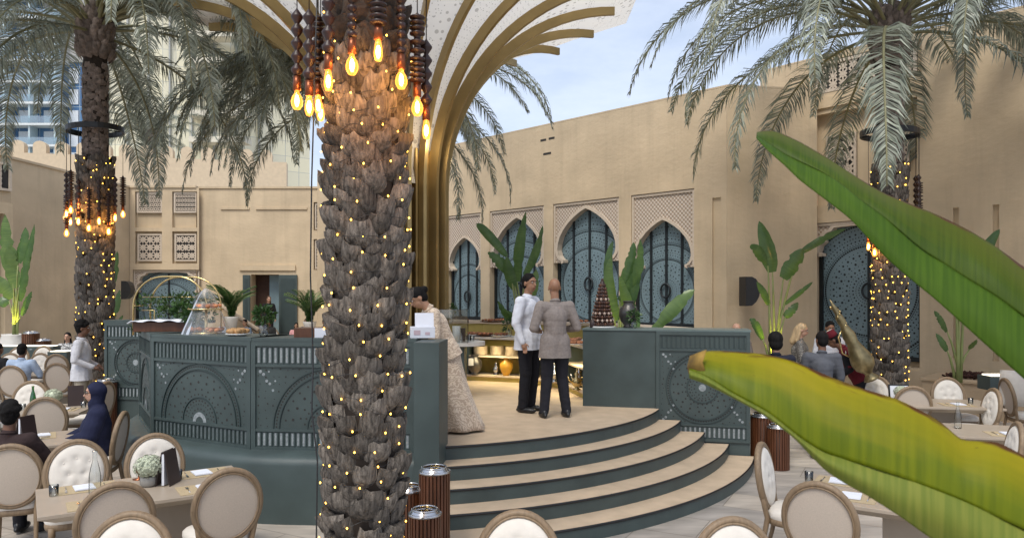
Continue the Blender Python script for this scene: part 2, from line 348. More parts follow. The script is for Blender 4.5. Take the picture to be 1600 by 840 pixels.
# ------------------------------------------------------------------ ground
def ground_mat():
    m = mat('travertine_paving', (.43,.395,.35), .45, var=.16, scale=1.6, stretch=(1,2.2,1), detail=8)
    nt = m.node_tree; N = nt.nodes; L = nt.links; b = N['Principled BSDF']
    tc = N.new('ShaderNodeTexCoord'); mp = N.new('ShaderNodeMapping'); mp.inputs['Rotation'].default_value = (0,0,R(28))
    L.new(tc.outputs['Object'], mp.inputs[0])
    br = N.new('ShaderNodeTexBrick'); br.inputs['Scale'].default_value = 1; br.inputs['Brick Width'].default_value = 1.2; br.inputs['Row Height'].default_value = .6
    br.inputs['Mortar Size'].default_value = .006; br.inputs['Color1'].default_value = (.78,.78,.80,1); br.inputs['Color2'].default_value = (1.08,1.03,.97,1); br.inputs['Mortar'].default_value = (.5,.47,.43,1)
    br.inputs['Bias'].default_value = 0; L.new(mp.outputs[0], br.inputs['Vector'])
    src = b.inputs['Base Color'].links[0].from_socket
    mx = N.new('ShaderNodeMix'); mx.data_type = 'RGBA'; mx.blend_type = 'MULTIPLY'; mx.inputs[0].default_value = 1
    L.new(src, mx.inputs[6]); L.new(br.outputs['Color'], mx.inputs[7]); L.new(mx.outputs[2], b.inputs['Base Color'])
    n = N.new('ShaderNodeTexNoise'); n.inputs['Scale'].default_value = 5; n.inputs['Detail'].default_value = 8
    mp2 = N.new('ShaderNodeMapping'); mp2.inputs['Rotation'].default_value = (0,0,R(28)); mp2.inputs['Scale'].default_value = (.35,1.6,1); L.new(tc.outputs['Object'], mp2.inputs[0]); L.new(mp2.outputs[0], n.inputs['Vector'])
    mr = N.new('ShaderNodeMapRange'); mr.inputs[1].default_value = .3; mr.inputs[2].default_value = .7; mr.inputs[3].default_value = .78; mr.inputs[4].default_value = 1.18
    L.new(n.outputs['Fac'], mr.inputs[0]); m2 = N.new('ShaderNodeMix'); m2.data_type = 'RGBA'; m2.blend_type = 'MULTIPLY'; m2.inputs[0].default_value = 1
    L.new(mx.outputs[2], m2.inputs[6]); L.new(mr.outputs[0], m2.inputs[7]); L.new(m2.outputs[2], b.inputs['Base Color'])
    return m
g = MB(); g.add([(-400,-300,0),(400,-300,0),(400,600,0),(-400,600,0)], [(0,1,2,3)])
struct(g.build('ground', ground_mat()))

# ------------------------------------------------------------------ walls with recesses
class Plane:      # a vertical plane: s along it, z up, off = out of it towards the courtyard
    def __init__(s, p0, p1, toward=(0,5)):
        s.o = Vector((p0[0],p0[1],0)); s.u = Vector((p1[0]-p0[0], p1[1]-p0[1], 0)); s.L = s.u.length; s.u.normalize()
        s.n = Vector((s.u.y,-s.u.x,0))
        if s.n.dot(Vector((toward[0],toward[1],0))-s.o) < 0: s.n = -s.n
    def __call__(s, a, z, off=0): return s.o + s.u*a + Vector((0,0,z)) + s.n*off
    def s_at(s, px):
        k = (px-800)/F_; return (k*s.o.y - s.o.x)/(s.u.x-k*s.u.y)
    def z_at(s, a, py):
        return CH-(py-HY)/F_*(s.o+s.u*a).y
def wall_mesh(mb, pl, z0, z1, rec, th=.8, mi=0, recmi=None):
    ss = sorted(set([0, pl.L]+[x for r in rec for x in r[:2]])); zs = sorted(set([z0,z1]+[x for r in rec for x in r[2:4]]))
    def dep(a, z):
        d = 0
        for r in rec:
            if r[0] < a < r[1] and r[2] < z < r[3]: d = r[4] if r[4] > d or r[4] < 0 else d
        return d
    na, nz = len(ss)-1, len(zs)-1
    D = [[dep((ss[i]+ss[i+1])/2, (zs[j]+zs[j+1])/2) for j in range(nz)] for i in range(na)]
    for i in range(na):
        for j in range(nz):
            d = D[i][j]; mb.add([pl(ss[i],zs[j],-d), pl(ss[i+1],zs[j],-d), pl(ss[i+1],zs[j+1],-d), pl(ss[i],zs[j+1],-d)], [(0,1,2,3)], mi)
            if i+1 < na and D[i+1][j] != d:
                e = D[i+1][j]; mb.add([pl(ss[i+1],zs[j],-d), pl(ss[i+1],zs[j],-e), pl(ss[i+1],zs[j+1],-e), pl(ss[i+1],zs[j+1],-d)], [(0,1,2,3)], mi)
            if j+1 < nz and D[i][j+1] != d:
                e = D[i][j+1]; mb.add([pl(ss[i],zs[j+1],-d), pl(ss[i+1],zs[j+1],-d), pl(ss[i+1],zs[j+1],-e), pl(ss[i],zs[j+1],-e)], [(0,1,2,3)], mi)
    L_ = pl.L
    for q in ([pl(0,z0),pl(0,z1),pl(0,z1,-th),pl(0,z0,-th)], [pl(L_,z0),pl(L_,z1),pl(L_,z1,-th),pl(L_,z0,-th)],
              [pl(0,z1),pl(L_,z1),pl(L_,z1,-th),pl(0,z1,-th)], [pl(0,z0,-th),pl(L_,z0,-th),pl(L_,z1,-th),pl(0,z1,-th)]):
        mb.add(q, [(0,1,2,3)], mi)
def pbox(mb, pl, s0, s1, z0, z1, o0, o1, mi=0):
    v = [pl(a,z,o) for o in (o0,o1) for z in (z0,z1) for a in (s0,s1)]
    mb.add(v, [(0,1,3,2),(4,6,7,5),(0,4,5,1),(2,3,7,6),(0,2,6,4),(1,5,7,3)], mi)
def pdot(mb, pl, a, z, off, r, mi=0, n=6, rz=None, st=1.0):
    e = rz or 0
    mb.add([pl(a+r*cos(2*pi*k/n+e), z+st*r*sin(2*pi*k/n+e), off) for k in range(n)], [tuple(range(n))], mi)
def pring(mb, pl, a, z, off, r, w, mi=0, n=48, t0=0, t1=2*pi, h=0, clip=None):
    for k in range(n):
        q = [t0+(t1-t0)*k/n, t0+(t1-t0)*(k+1)/n]
        pts = [(a+rr*cos(t), z+rr*sin(t)) for t in q for rr in (r-w/2, r+w/2)]
        if clip and any(not (clip[0]<=p[0]<=clip[1] and clip[2]<=p[1]<=clip[3]) for p in pts): continue
        v = [pl(p[0],p[1],off+h) for p in pts]
        f = [(0,1,3,2)]
        if h:
            v += [pl(p[0],p[1],off) for p in pts]; f += [(0,4,6,2),(1,3,7,5)]
        mb.add(v, f, mi)
def dots(mb, pl, s0, s1, z0, z1, cs, cz, rings, off, mi, bg=.0, seed=1, big=.022):
    """perforation pattern: rings of small holes round one centre"""
    for (r, dr, gap, n) in rings:
        cnt = max(6, int(2*pi*r/gap)); ph = random.random()
        for k in range(cnt):
            t = 2*pi*(k+ph)/cnt; a, z = cs+r*cos(t), cz+r*sin(t)
            if s0+dr < a < s1-dr and z0+dr < z < z1-dr: pdot(mb, pl, a, z, off, dr, mi, n, t)
RINGS = lambda m, g: [(r, d, gp, n) for r, d, gp, n in [(.16,.012,.05,4),(.21,.014,.05,6),(.27,.012,.045,4),(.33,.018,.07,6),(.40,.012,.06,4),(.46,.022,.10,6),(.54,.012,.08,4),(.60,.026,.15,6),
    (.67,.014,.10,4),(.73,.024,.13,6),(.80,.013,.09,4),(.90,.022,.046,6),(.975,.013,.06,4),(1.03,.02,.085,4),(1.10,.013,.06,6),(1.17,.022,.12,6),(1.25,.014,.07,4),(1.33,.024,.05,6),(1.42,.014,.07,4),(1.5,.022,.12,6),(1.58,.014,.08,4),(1.67,.022,.12,6),(1.76,.014,.08,4),(1.85,.022,.11,6)]]
def arch_outline(kind):
    if kind == 'keyhole':
        k = [(.70,0),(.70,.05),(.78,.07),(.86,.14),(.895,.24),(.88,.36),(.82,.49),(.71,.62),(.55,.75),(.36,.86),(.16,.95),(0,1.0)]
    else:
        k = [(.86,0),(.86,.10),(.93,.14),(.90,.36),(.80,.50),(.84,.62),(.78,.80),(.66,.86),(.62,.97),(.3,1.0),(0,1.0)]
    return k
def spandrel(root, pl, s0, s1, zf, za, zt, off, kind='keyhole', face='span', rim=True):
    c = (s0+s1)/2; w = (s1-s0)/2; k = arch_outline(kind)
    # resample the half outline smoothly
    pts = []
    for i in range(len(k)-1):
        for t in range(4):
            t /= 4; pts.append((k[i][0]*(1-t)+k[i+1][0]*t, k[i][1]*(1-t)+k[i+1][1]*t))
    pts.append(k[-1]); half = [(x*w, zf+(za-zf)*y) for x, y in pts]
    full = [(-x, z) for x, z in half] + [(x, z) for x, z in half[::-1][1:]]
    cz = zf+(za-zf)*.25
    def outer(x, z):
        if z <= cz: return (-w if x < 0 else w, z)
        dx, dz = x, z-cz; t = 1e9
        if abs(dx) > 1e-6: t = min(t, w/abs(dx))
        if dz > 1e-6: t = min(t, (zt-cz)/dz)
        return (dx*t, cz+dz*t)
    mb = MB(); th = .09
    for i in range(len(full)-1):
        a, b = full[i], full[i+1]; A, B = outer(*a), outer(*b)
        if (A[0] in (-w,w)) != (B[0] in (-w,w)) and not (A[1] == zt and B[1] == zt):
            cc = (-w if a[0] < 0 else w, zt)
            mb.add([pl(c+x,z,off) for x,z in (a,b,B,cc,A)], [(0,1,2,3,4)])
        else: mb.add([pl(c+x,z,off) for x,z in (a,b,B,A)], [(0,1,2,3)])
        mb.add([pl(c+a[0],a[1],off), pl(c+b[0],b[1],off), pl(c+b[0],b[1],off-th-.1), pl(c+a[0],a[1],off-th-.1)], [(0,1,2,3)], 1)
        # raised smooth rim
        if rim:
            n1 = Vector((a[0], a[1]-cz)); n2 = Vector((b[0], b[1]-cz)); e = .075*w
            n1.normalize(); n2.normalize()
            o1 = (a[0]+n1.x*e, a[1]+n1.y*e); o2 = (b[0]+n2.x*e, b[1]+n2.y*e)
            v = [pl(c+a[0],a[1],off+.03), pl(c+b[0],b[1],off+.03), pl(c+o2[0],o2[1],off+.03), pl(c+o1[0],o1[1],off+.03), pl(c+o1[0],o1[1],off-.01), pl(c+o2[0],o2[1],off-.01), pl(c+a[0],a[1],off-.01), pl(c+b[0],b[1],off-.01)]
            mb.add(v, [(0,1,2,3),(3,2,5,4),(0,6,7,1)], 1)
    # feet
    mb.add([pl(c-w,zf,off), pl(c+half[0][0]*-1,zf,off), pl(c-half[0][0],zf,off-th-.1), pl(c-w,zf,off-th-.1)], [(0,1,2,3)], 1)
    mb.add([pl(c+w,zf,off), pl(c+half[0][0],zf,off), pl(c+half[0][0],zf,off-th-.1), pl(c+w,zf,off-th-.1)], [(0,1,2,3)], 1)
    for (x0,x1) in ((-w,-w+.05),(w-.05,w)): pbox(mb, pl, c+x0, c+x1, zf, zt, off+.001, off+.035, 1)
    pbox(mb, pl, c-w+.052, c+w-.052, zt-.06, zt, off+.001, off+.035, 1)
    return mb.build('carved_arch', [M['span'], M['cream2']], root, True)
# carved diaper pattern of the spandrels (real colour difference of the glazed relief)
def span_mat():
    m = mat('carved_spandrel', (.60,.52,.45), .75, var=.05)
    nt = m.node_tree; N = nt.nodes; L = nt.links; b = N['Principled BSDF']; tc = N.new('ShaderNodeTexCoord')
    sx = N.new('ShaderNodeSeparateXYZ'); L.new(tc.outputs['Object'], sx.inputs[0])
    h = N.new('ShaderNodeMath'); h.operation = 'SUBTRACT'; L.new(sx.outputs[0], h.inputs[0]); L.new(sx.outputs[1], h.inputs[1])
    def wave(src, f):
        a = N.new('ShaderNodeMath'); a.operation = 'MULTIPLY'; a.inputs[1].default_value = f; L.new(src, a.inputs[0])
        s = N.new('ShaderNodeMath'); s.operation = 'SINE'; L.new(a.outputs[0], s.inputs[0]); return s.outputs[0]
    a = wave(h.outputs[0], 42); c = wave(sx.outputs[2], 58)
    p = N.new('ShaderNodeMath'); p.operation = 'MULTIPLY'; L.new(a, p.inputs[0]); L.new(c, p.inputs[1])
    mr = N.new('ShaderNodeMapRange'); mr.inputs[1].default_value = -.35; mr.inputs[2].default_value = .35; L.new(p.outputs[0], mr.inputs[0])
    mx = N.new('ShaderNodeMix'); mx.data_type = 'RGBA'; L.new(mr.outputs[0], mx.inputs[0]); mx.inputs[6].default_value = (.38,.29,.21,1); mx.inputs[7].default_value = (.58,.50,.42,1)
    L.new(mx.outputs[2], b.inputs['Base Color'])
    bp = N.new('ShaderNodeBump'); bp.inputs['Strength'].default_value = .6; bp.inputs['Distance'].default_value = .02; L.new(mr.outputs[0], bp.inputs['Height']); L.new(bp.outputs[0], b.inputs['Normal'])
    return m
M['span'] = span_mat()
def metal_door(root, pl, s0, s1, z0, z1, off, nbar=3, ringz=None, rs=None):
    c = (s0+s1)/2; cz = ringz if ringz else (z0+z1)/2
    mb = MB(); pbox(mb, pl, s0, s1, z0, z1, off-.05, off)
    rs = rs or (s1-s0)/2/1.05
    random.seed(int(s0*10)+5)
    RR = [(r*rs, d*max(.8,rs), gp*max(.8,rs), n) for r,d,gp,n in RINGS(0,0)]
    dots(mb, pl, s0, s1, z0, z1, c, cz, RR, off+.003, 1)
    pring(mb, pl, c, cz, off+.004, .94*rs, .012, 1, 72, clip=(s0,s1,z0,z1)); pring(mb, pl, c, cz, off+.004, 1.38*rs, .012, 1, 90, clip=(s0,s1,z0,z1))
    d = mb.build('door', [M['teal'], M['teal_dk']], root, True)
    b = MB()
    for i in range(nbar):
        x = s0+(s1-s0)*(i+1)/(nbar+1); pbox(b, pl, x-.03, x+.03, z0+.1, z1-.1, off+.005, off+.04)
    for (x0,x1,a0,a1) in ((s0,s0+.09,z0,z1),(s1-.09,s1,z0,z1),(s0+.091,s1-.091,z0,z0+.1)): pbox(b, pl, x0, x1, a0, a1, off+.005, off+.05)
    b.build('frame', M['teal_dk'], d, True)
    r = MB(); rr = .17
    r.tube([pl(c+rr*cos(t*pi/12)*.8, cz+rr*sin(t*pi/12), off+.065) for t in range(25)], .028, 6); r.build('handle', M['teal_dk'], d, True)
    return d
def lattice(root, pl, s0, s1, z0, z1, off, nx, nz, kind=0, name='window_screen'):
    mb = MB(); pbox(mb, pl, s0, s1, z0, z1, off-.03, off, 1)
    bw = min(.05, (s1-s0)/nx*.16); o = off+.004
    b = .07*min(1,(s1-s0))
    for (x0,x1,a0,a1) in ((s0,s0+b,z0,z1),(s1-b,s1,z0,z1),(s0+b,s1-b,z0,z0+b),(s0+b,s1-b,z1-b,z1)): pbox(mb, pl, x0, x1, a0, a1, o, off+.06)
    S0,S1,Z0,Z1 = s0+b, s1-b, z0+b, z1-b; dx = (S1-S0)/nx; dz = (Z1-Z0)/nz
    for i in range(nx):
        for j in range(nz):
            cx, cz = S0+dx*(i+.5), Z0+dz*(j+.5); r = min(dx,dz)/2
            pring(mb, pl, cx, cz, o, r*.62, bw, 0, 8, h=.03)
            for t in range(8):
                a = 2*pi*t/8+pi/8*(t%2)*0; p = Vector((cos(a), sin(a)))
                e = (1.0 if t%2 == 0 else 1.41); q0, q1 = r*.62, r*e
                nrm = Vector((-p.y, p.x))*bw/2
                v = [(cx+p.x*q0+nrm.x, cz+p.y*q0+nrm.y), (cx+p.x*q1+nrm.x, cz+p.y*q1+nrm.y), (cx+p.x*q1-nrm.x, cz+p.y*q1-nrm.y), (cx+p.x*q0-nrm.x, cz+p.y*q0-nrm.y)]
                mb.add([pl(*k, o+.033+t*.0006) for k in v], [(0,1,2,3)])
            if kind: pring(mb, pl, cx, cz, o, r*.25, bw, 0, 6, h=.035)
    return mb.build(name, [M['cream2'], M['dark']], root, True)

# --- arch wall, 45 degrees, four keyhole doors
pa = Plane((4.98,17.1), (-7.9,29.98))
root = thing('courtyard_wall', 'long tan plaster wall with four keyhole arch doors behind the stage', 'wall', (4.98,17.1,0))
bays = [(1084.5,986,343),(967,864,325),(849.5,765,340),(751,698,371)]
rec = []; info = []
for x1, x0, ya in bays:
    a, b = pa.s_at(x1), pa.s_at(x0); a, b = min(a,b), max(a,b); zt = 4.88; za = min(zt-.07, pa.z_at((a+b)/2, ya)); rec.append((a,b,1.05,zt,.30)); info.append((a,b,za,zt))
wm = MB(); rec.append((pa.s_at(1125)-.02, pa.s_at(1113), .0, 4.6, .05)); wall_mesh(wm, pa, 0, 7.15, rec)
pbox(wm, pa, 0, pa.L, 7.151, 7.19, -.85, .004)
wm.build('wall', M['stucco'], root, True)
for (a,b,za,zt) in info:
    fy = {0:3.0,1:3.22,2:3.15,3:3.1}[info.index((a,b,za,zt))]
    spandrel(root, pa, a+.012, b-.012, fy, za, zt-.012, -.06)
    metal_door(root, pa, a+.013, b-.013, 1.52, zt-.03, -.24, 3, ringz=[2.43,2.62,2.5,2.25][info.index((a,b,za,zt))])
    sb = MB(); pbox(sb, pa, a+.013, b-.013, 1.06, 1.515, -.29, -.20); sb.build('sill', M['cream'], root, True)
# little vent marks high on the wall
mk = MB()
for px, py, ww in ((849,219,.22),(862,216,.22),(855,240,.3)):
    s = pa.s_at(px); z = pa.z_at(s, py); pbox(mk, pa, s-ww/2, s+ww/2, z-.03, z+.03, -.01, .006)
mk.build('vent', M['dark'], root, True)
# --- short wall facing the camera
pb = Plane((4.97,17.08), (7.2,17.45))
root = thing('courtyard_wall', 'short plain plaster wall panel behind the tall banana plant and black speaker', 'wall', (4.97,17.08,0))
wm = MB(); wall_mesh(wm, pb, 0, 7.15, []); pbox(wm, pb, 0.03, pb.L, 7.151, 7.19, -.85, .004); wm.build('wall', M['stucco'], root, True)
# --- right wall
pr = Plane((6.32,18.82), (12.9,11.25))
root = thing('courtyard_wall', 'tall tan plaster wall on the right with a wide perforated door and carved screens above', 'wall', (6.32,18.82,0))
sA, sB = pr.s_at(1272), pr.s_at(1437)
z_rt = 6.62
slots = [(pr.s_at(1489), pr.s_at(1498)), (pr.s_at(1551), pr.s_at(1561))]
rec = [(sA,sB,.75,4.04,.35), (sA,pr.s_at(1433),4.45,z_rt,.18), (sA,pr.s_at(1440),7.1,7.86,.10)]
for a,b in slots: rec.append((a,b,1.0,4.15,.07))
wm = MB(); wall_mesh(wm, pr, 0, 7.98, rec); pbox(wm, pr, 0.02, pr.L, 7.981, 8.02, -.85, .004)
for a,b in slots: wm.add([pr((a+b)/2+(b-a)/2*cos(t*pi/8), 4.15+(b-a)/2*sin(t*pi/8), .003) for t in range(9)], [tuple(range(9))], 0)
wm.build('wall', M['stucco'], root, True)
spandrel(root, pr, sA+.012, sB-.012, 3.25, 3.93, 4.03, -.06, 'multi')
metal_door(root, pr, sA+.013, sB-.013, .86, 3.98, -.28, 1, ringz=2.42, rs=1.15)
wide = (pr.s_at(1433)-sA)
lattice(root, pr, sA+.25, sA+.95, 5.05, 6.1, -.15, 2, 3, 1)
lattice(root, pr, sA+wide-.85, sA+wide-.2, 5.05, 6.1, -.15, 2, 3, 1)
lattice(root, pr, sA+.02, sA+wide-.02, 7.12, 7.84, -.07, 9, 3, 1)
ba = MB(); pbox(ba, pr, sA+.03, sA+wide-.03, 6.75, 7.0, .002, .05); pbox(ba, pr, sA-.1, sA-.02, 4.3, 7.9, .002, .04); ba.build('band', M['stucco'], root, True)

# --- back wall facing the camera (left of the column)
pc = Plane((-7.6,30), (-12.72,30))
root = thing('courtyard_wall', 'far tan plaster wall with an open doorway and a small flight of stairs', 'wall', (-7.6,30,0))
sD0, sD1 = pc.s_at(436), pc.s_at(392)
wm = MB()
rec = [(sD0,sD1,.5,3.12,.6),(pc.s_at(520),pc.s_at(490),3.3,4.55,.12),(pc.s_at(520),pc.s_at(490),4.9,6.05,.12)]
wall_mesh(wm, pc, 0, 6.6, rec); pbox(wm, pc, 0, pc.L, 6.601, 6.68, -.85, .05)
pbox(wm, pc, pc.s_at(462), pc.s_at(375), 3.28, 3.5, .002, .07); pbox(wm, pc, pc.s_at(480), pc.s_at(400), 5.75, 5.83, .002, .05); pbox(wm, pc, pc.s_at(390), pc.s_at(345), 5.75, 5.83, .002, .05)
wm.build('wall', M['stucco'], root, True)
dk = MB(); pbox(dk, pc, sD0+.01, sD1-.01, .51, 3.11, -.59, -.57); dk.build('dark_hall', mat('hall_brown', (.05,.022,.012), .8), root, True)
for x0,x1,rz in ((sD0-.75,sD0-.02,0),(sD1+.02,sD1+.3,0)):
    d = MB(); pbox(d, pc, x0, x1, .55, 3.1, .01, .09); pbox(d, pc, x0+.07, x1-.07, .75, 2.95, .092, .105, 1); d.build('door_leaf', [M['green'], M['green2']], root, True)
d = MB(); pbox(d, pc, sD0+.02, sD0+.55, .51, 3.1, -.56, -.5); d.build('inner_door', M['teal'], root, True)
for z0,z1 in ((3.35,4.5),(4.95,6.0)): lattice(root, pc, pc.s_at(518), pc.s_at(492), z0, z1, -.1, 2, 4, 0)
# steps and ramp parapet before that doorway
r2 = thing('entrance_steps', 'low stone steps with sloping tan parapets in front of the far doorway', 'steps', (-10,29,0))
st = MB()
for i in range(3): st.box((-10.0, 29.35-.33*i, (.5-.16*i)/2), (3.0, .33*1.0-.002, .5-.16*i))
st.build('stairs', M['cream'], r2, True)
pp = MB(); x = at(384,27.6)[0]
for sx in (at(366,27.8)[0],):
    v = [(sx-.9,28,0),(sx+.75,28,0),(sx+.75,28,.9),(sx-.9,28,2.05),(sx-.9,28.3,0),(sx+.75,28.3,0),(sx+.75,28.3,.9),(sx-.9,28.3,2.05)]
    pp.add(v, [(0,1,2,3),(7,6,5,4),(0,4,5,1),(1,5,6,2),(3,2,6,7),(0,3,7,4)])
    c = [(sx-.95,27.96,2.08),(sx+.8,27.96,.93),(sx+.8,28.34,.93),(sx-.95,28.34,2.08)]; pp.add(c+[(a,b,z+.07) for a,b,z in c], [(0,1,2,3),(4,5,6,7),(0,1,5,4),(1,2,6,5),(2,3,7,6),(3,0,4,7)], 1)
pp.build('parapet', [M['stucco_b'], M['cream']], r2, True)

# --- bay wall with four screens
pd = Plane((-12.73,29.8), (-15.42,29.8))
root = thing('courtyard_wall', 'tan plaster bay with four carved window screens above a perforated blue door', 'wall', (-12.73,29.8,0))
S = lambda px: pd.s_at(px)
rec = [(S(311),S(207),.3,3.3,.4),(S(308),S(269),3.55,4.85,.14),(S(253),S(211),3.55,4.85,.14),(S(308),S(269),5.0,6.45,.14),(S(253),S(211),5.0,6.45,.14)]
wm = MB(); wall_mesh(wm, pd, 0, 6.6, rec); pbox(wm, pd, 0, pd.L, 6.601, 6.68, -.85, .05)
wm.build('wall', M['stucco'], root, True)
for x0,x1,n in ((308,270,1),(254,212,1)):
    lattice(root, pd, S(x0)+.05, S(x1)-.05, 3.65, 4.75, -.10, 3, 3, 1); lattice(root, pd, S(x0)+.02, S(x1)-.02, 5.6, 6.43, -.10, 6, 4, 0)
spandrel(root, pd, S(311)+.02, S(207)-.02, 2.4, 3.2, 3.28, -.1, 'multi'); metal_door(root, pd, S(311)+.02, S(207)-.02, .4, 3.25, -.3, 1, ringz=1.7, rs=1.15)
# --- left wall running away from the camera
pe = Plane((-15.43,29.9), (-15.98,21.0))
root = thing('courtyard_wall', 'long plain tan plaster wall on the left behind the dining tables', 'wall', (-15.43,29.9,0))
wm = MB(); wall_mesh(wm, pe, 0, 6.6, []); pbox(wm, pe, 0, pe.L, 6.601, 6.68, -.85, .05); wm.build('wall', M['stucco'], root, True)
pf = Plane((-15.90,21.0), (-17.3,18.2))
root = thing('courtyard_wall', 'tan plaster wall at the far left edge with a pale lattice and a blue door', 'wall', (-15.9,21,0))
s0 = pf.s_at(8); rec = [(s0,pf.L-.05,.3,4.75,.35),(pf.s_at(20),pf.L-.05,5.1,6.5,.1)]
wm = MB(); wall_mesh(wm, pf, 0, 6.75, rec); wm.build('wall', M['stucco'], root, True)
lattice(root, pf, pf.s_at(20)+.02, pf.L-.07, 5.45, 6.3, -.07, 8, 5, 0)
metal_door(root, pf, s0+.02, pf.L-.07, .4, 4.7, -.3, 1, ringz=2, rs=1.3)

# --- crenellated wall beyond
pg = Plane((-26,38), (-12.5,41))
root = thing('crenellated_wall', 'apricot battlemented wall standing beyond the courtyard under the tower', 'wall', (-20,39,0))
wm = MB(); wall_mesh(wm, pg, 0, 9.6, [])
x = .2
while x < pg.L-.6:
    pbox(wm, pg, x, x+.62, 9.601, 10.0, -.5, 0); wm.add([pg(x+.31+.31*cos(t*pi/6), 10.001+.25*sin(t*pi/6), o) for o in (0,-.5) for t in range(7)], [tuple(range(7)), tuple(range(7,14))]+[(i,i+1,i+8,i+7) for i in range(6)]); x += 1.02
wm.build('wall', mat('apricot_plaster', (.62,.50,.35), .9, var=.06, bump=.1), root, True)

# ------------------------------------------------------------------ towers behind
def tower_mat(name, c, c2, sx, sz, frame):
    m = mat(name, c, .25, .1, var=.25, scale=.25)
    nt = m.node_tree; N = nt.nodes; L = nt.links; b = N['Principled BSDF']; tc = N.new('ShaderNodeTexCoord')
    mp = N.new('ShaderNodeMapping'); mp.inputs['Rotation'].default_value = (R(90),0,0); L.new(tc.outputs['Object'], mp.inputs[0])
    br = N.new('ShaderNodeTexBrick'); br.offset = 0; br.inputs['Scale'].default_value = 1; br.inputs['Brick Width'].default_value = sx; br.inputs['Row Height'].default_value = sz
    br.inputs['Mortar Size'].default_value = .05; br.inputs['Color1'].default_value = (*c,1); br.inputs['Color2'].default_value = (*c2,1); br.inputs['Mortar'].default_value = (*frame,1)
    L.new(mp.outputs[0], br.inputs['Vector']); L.new(br.outputs[0], b.inputs['Base Color']); return m
tb = thing('apartment_tower', 'blue glass residential tower with white balcony decks behind the left palm', 'building', (-85,118,0))
mb = MB(); mb.box((-90,125,30), (44,14,78)); mb.build('facade', tower_mat('blue_curtain_wall', (.09,.20,.36), (.05,.12,.25), 3.2, 3.2, (.35,.42,.48)), tb, True)
bal = MB(); rl = MB(); mdv = mat('pale_fin', (.45,.55,.58), .7); mrw = mat('window_white', (.60,.64,.68), .5)
for k in range(5):
    dv = MB(); dv.box((-87.8+4.0*k,117.1,35.5), (.28,2.2,47)); dv.build('fin', mdv, tb, True)
for i in range(13):
    for k in range(5):
        rw = MB(); rw.box((-85.9+4.0*k,117.9,13.45+3.35*i), (1.5,.1,2.4)); rw.build('window', mrw, tb, True)
for i in range(14):
    z = 12+3.35*i
    bal.box((-79.8,117.0,z), (18.5,2.6,.34)); rl.box((-79.8,115.75,z+.75), (18.3,.06,1.1))
bal.build('balcony_decks', mat('white_deck', (.62,.66,.66), .7), tb, True); rl.build('railings', glass_mat('rail_glass', (.75,.87,.9), .5), tb, True)

tc_ = thing('office_tower', 'cream and silver gridded glass tower rising behind the palm fronds', 'building', (-62,120,0))
mb = MB()
pts = [Vector((-77+6*sin(0),118,0))]
for k in range(9):
    a = k/8; x0 = -65+26*a; y0 = 118+10*a*a; x1 = -65+26*(k+1)/8; y1 = 118+10*((k+1)/8)**2
    mb.add([(x0,y0,0),(x1,y1,0),(x1,y1,72),(x0,y0,72)], [(0,1,2,3)])
mb.add([(-65,118,0),(-65,135,0),(-65,135,72),(-65,118,72)], [(0,1,2,3)]); mb.add([(-65,118,72),(-39,128,72),(-39,140,72),(-65,135,72)], [(0,1,2,3)])
mb.build('facade', tower_mat('cream_curtain_wall', (.80,.74,.52), (.70,.66,.50), 1.9, 2.6, (.50,.50,.43)), tc_, True)
mb = MB()
for i in range(15): mb.box((-47,119.2,10+4.2*i), (9,3.0,.9))
mb.build('ledges', mat('cream_ledge', (.62,.58,.47), .7), tc_, True)
mb = MB()
for k in range(8): mb.box((-64.4+3.1*k, 117.85+10*((k*3.1/26))**2, 36), (.25,.5,72))
mb.build('mullions', mat('mullion', (.35,.36,.34), .5), tc_, True)
t3 = thing('stone_tower', 'grey stone clad lower tower between the blue and cream ones', 'building', (-74,122,0))
mb = MB(); mb.box((-68.5,120.5,58.5), (12,6,39)); mb.build('facade', tower_mat('grey_grid', (.42,.40,.37), (.36,.35,.33), 1.2, 2.0, (.24,.24,.23)), t3, True)

# ------------------------------------------------------------------ stage, steps, counters
SX, SY, ZP = -1.84, 11.9, .75
def pol(r, a): return (SX+r*cos(R(a)), SY+r*sin(R(a)))
stage = thing('round_stage', 'raised round stage with beige carpet and curved green steps', 'stage', (SX,SY,0))
mb = MB(); rs_ = 4.19
ring = [pol(rs_ if (a > 283 or a < 2) else (3.66 if 180 < a else 3.9), a) for a in range(0,360,3)]
n = len(ring); mb.add([(x,y,0) for x,y in ring]+[(x,y,ZP-.012) for x,y in ring], [(i,(i+1)%n,n+(i+1)%n,n+i) for i in range(n)])
mb.build('riser', M['green'], stage, True)
mb = MB(); mb.add([(x,y,ZP-.011) for x,y in ring]+[(x,y,ZP) for x,y in ring], [tuple(range(n,2*n))]); mb.build('deck', M['carpet'], stage, True)
edge = MB(); pts = [pol(rs_+.004, a) for a in range(284,337,1)]
edge.tube([(x,y,ZP-.014) for x,y in pts], .013, 6); edge.build('nosing', M['black'], stage, True)
RAD = [4.19,4.48,4.80,5.12,5.45]
pR = Plane((1.02,10.66), (3.30,10.12))       # line of the side wall that closes the steps on the right
def end_angle(r):
    best = 330
    for k in range(600):
        a = 300+k*.1; x, y = pol(r, a); 
        if (Vector((x,y,0))-pR.o).dot(pR.n) > .02: best = a
    return best
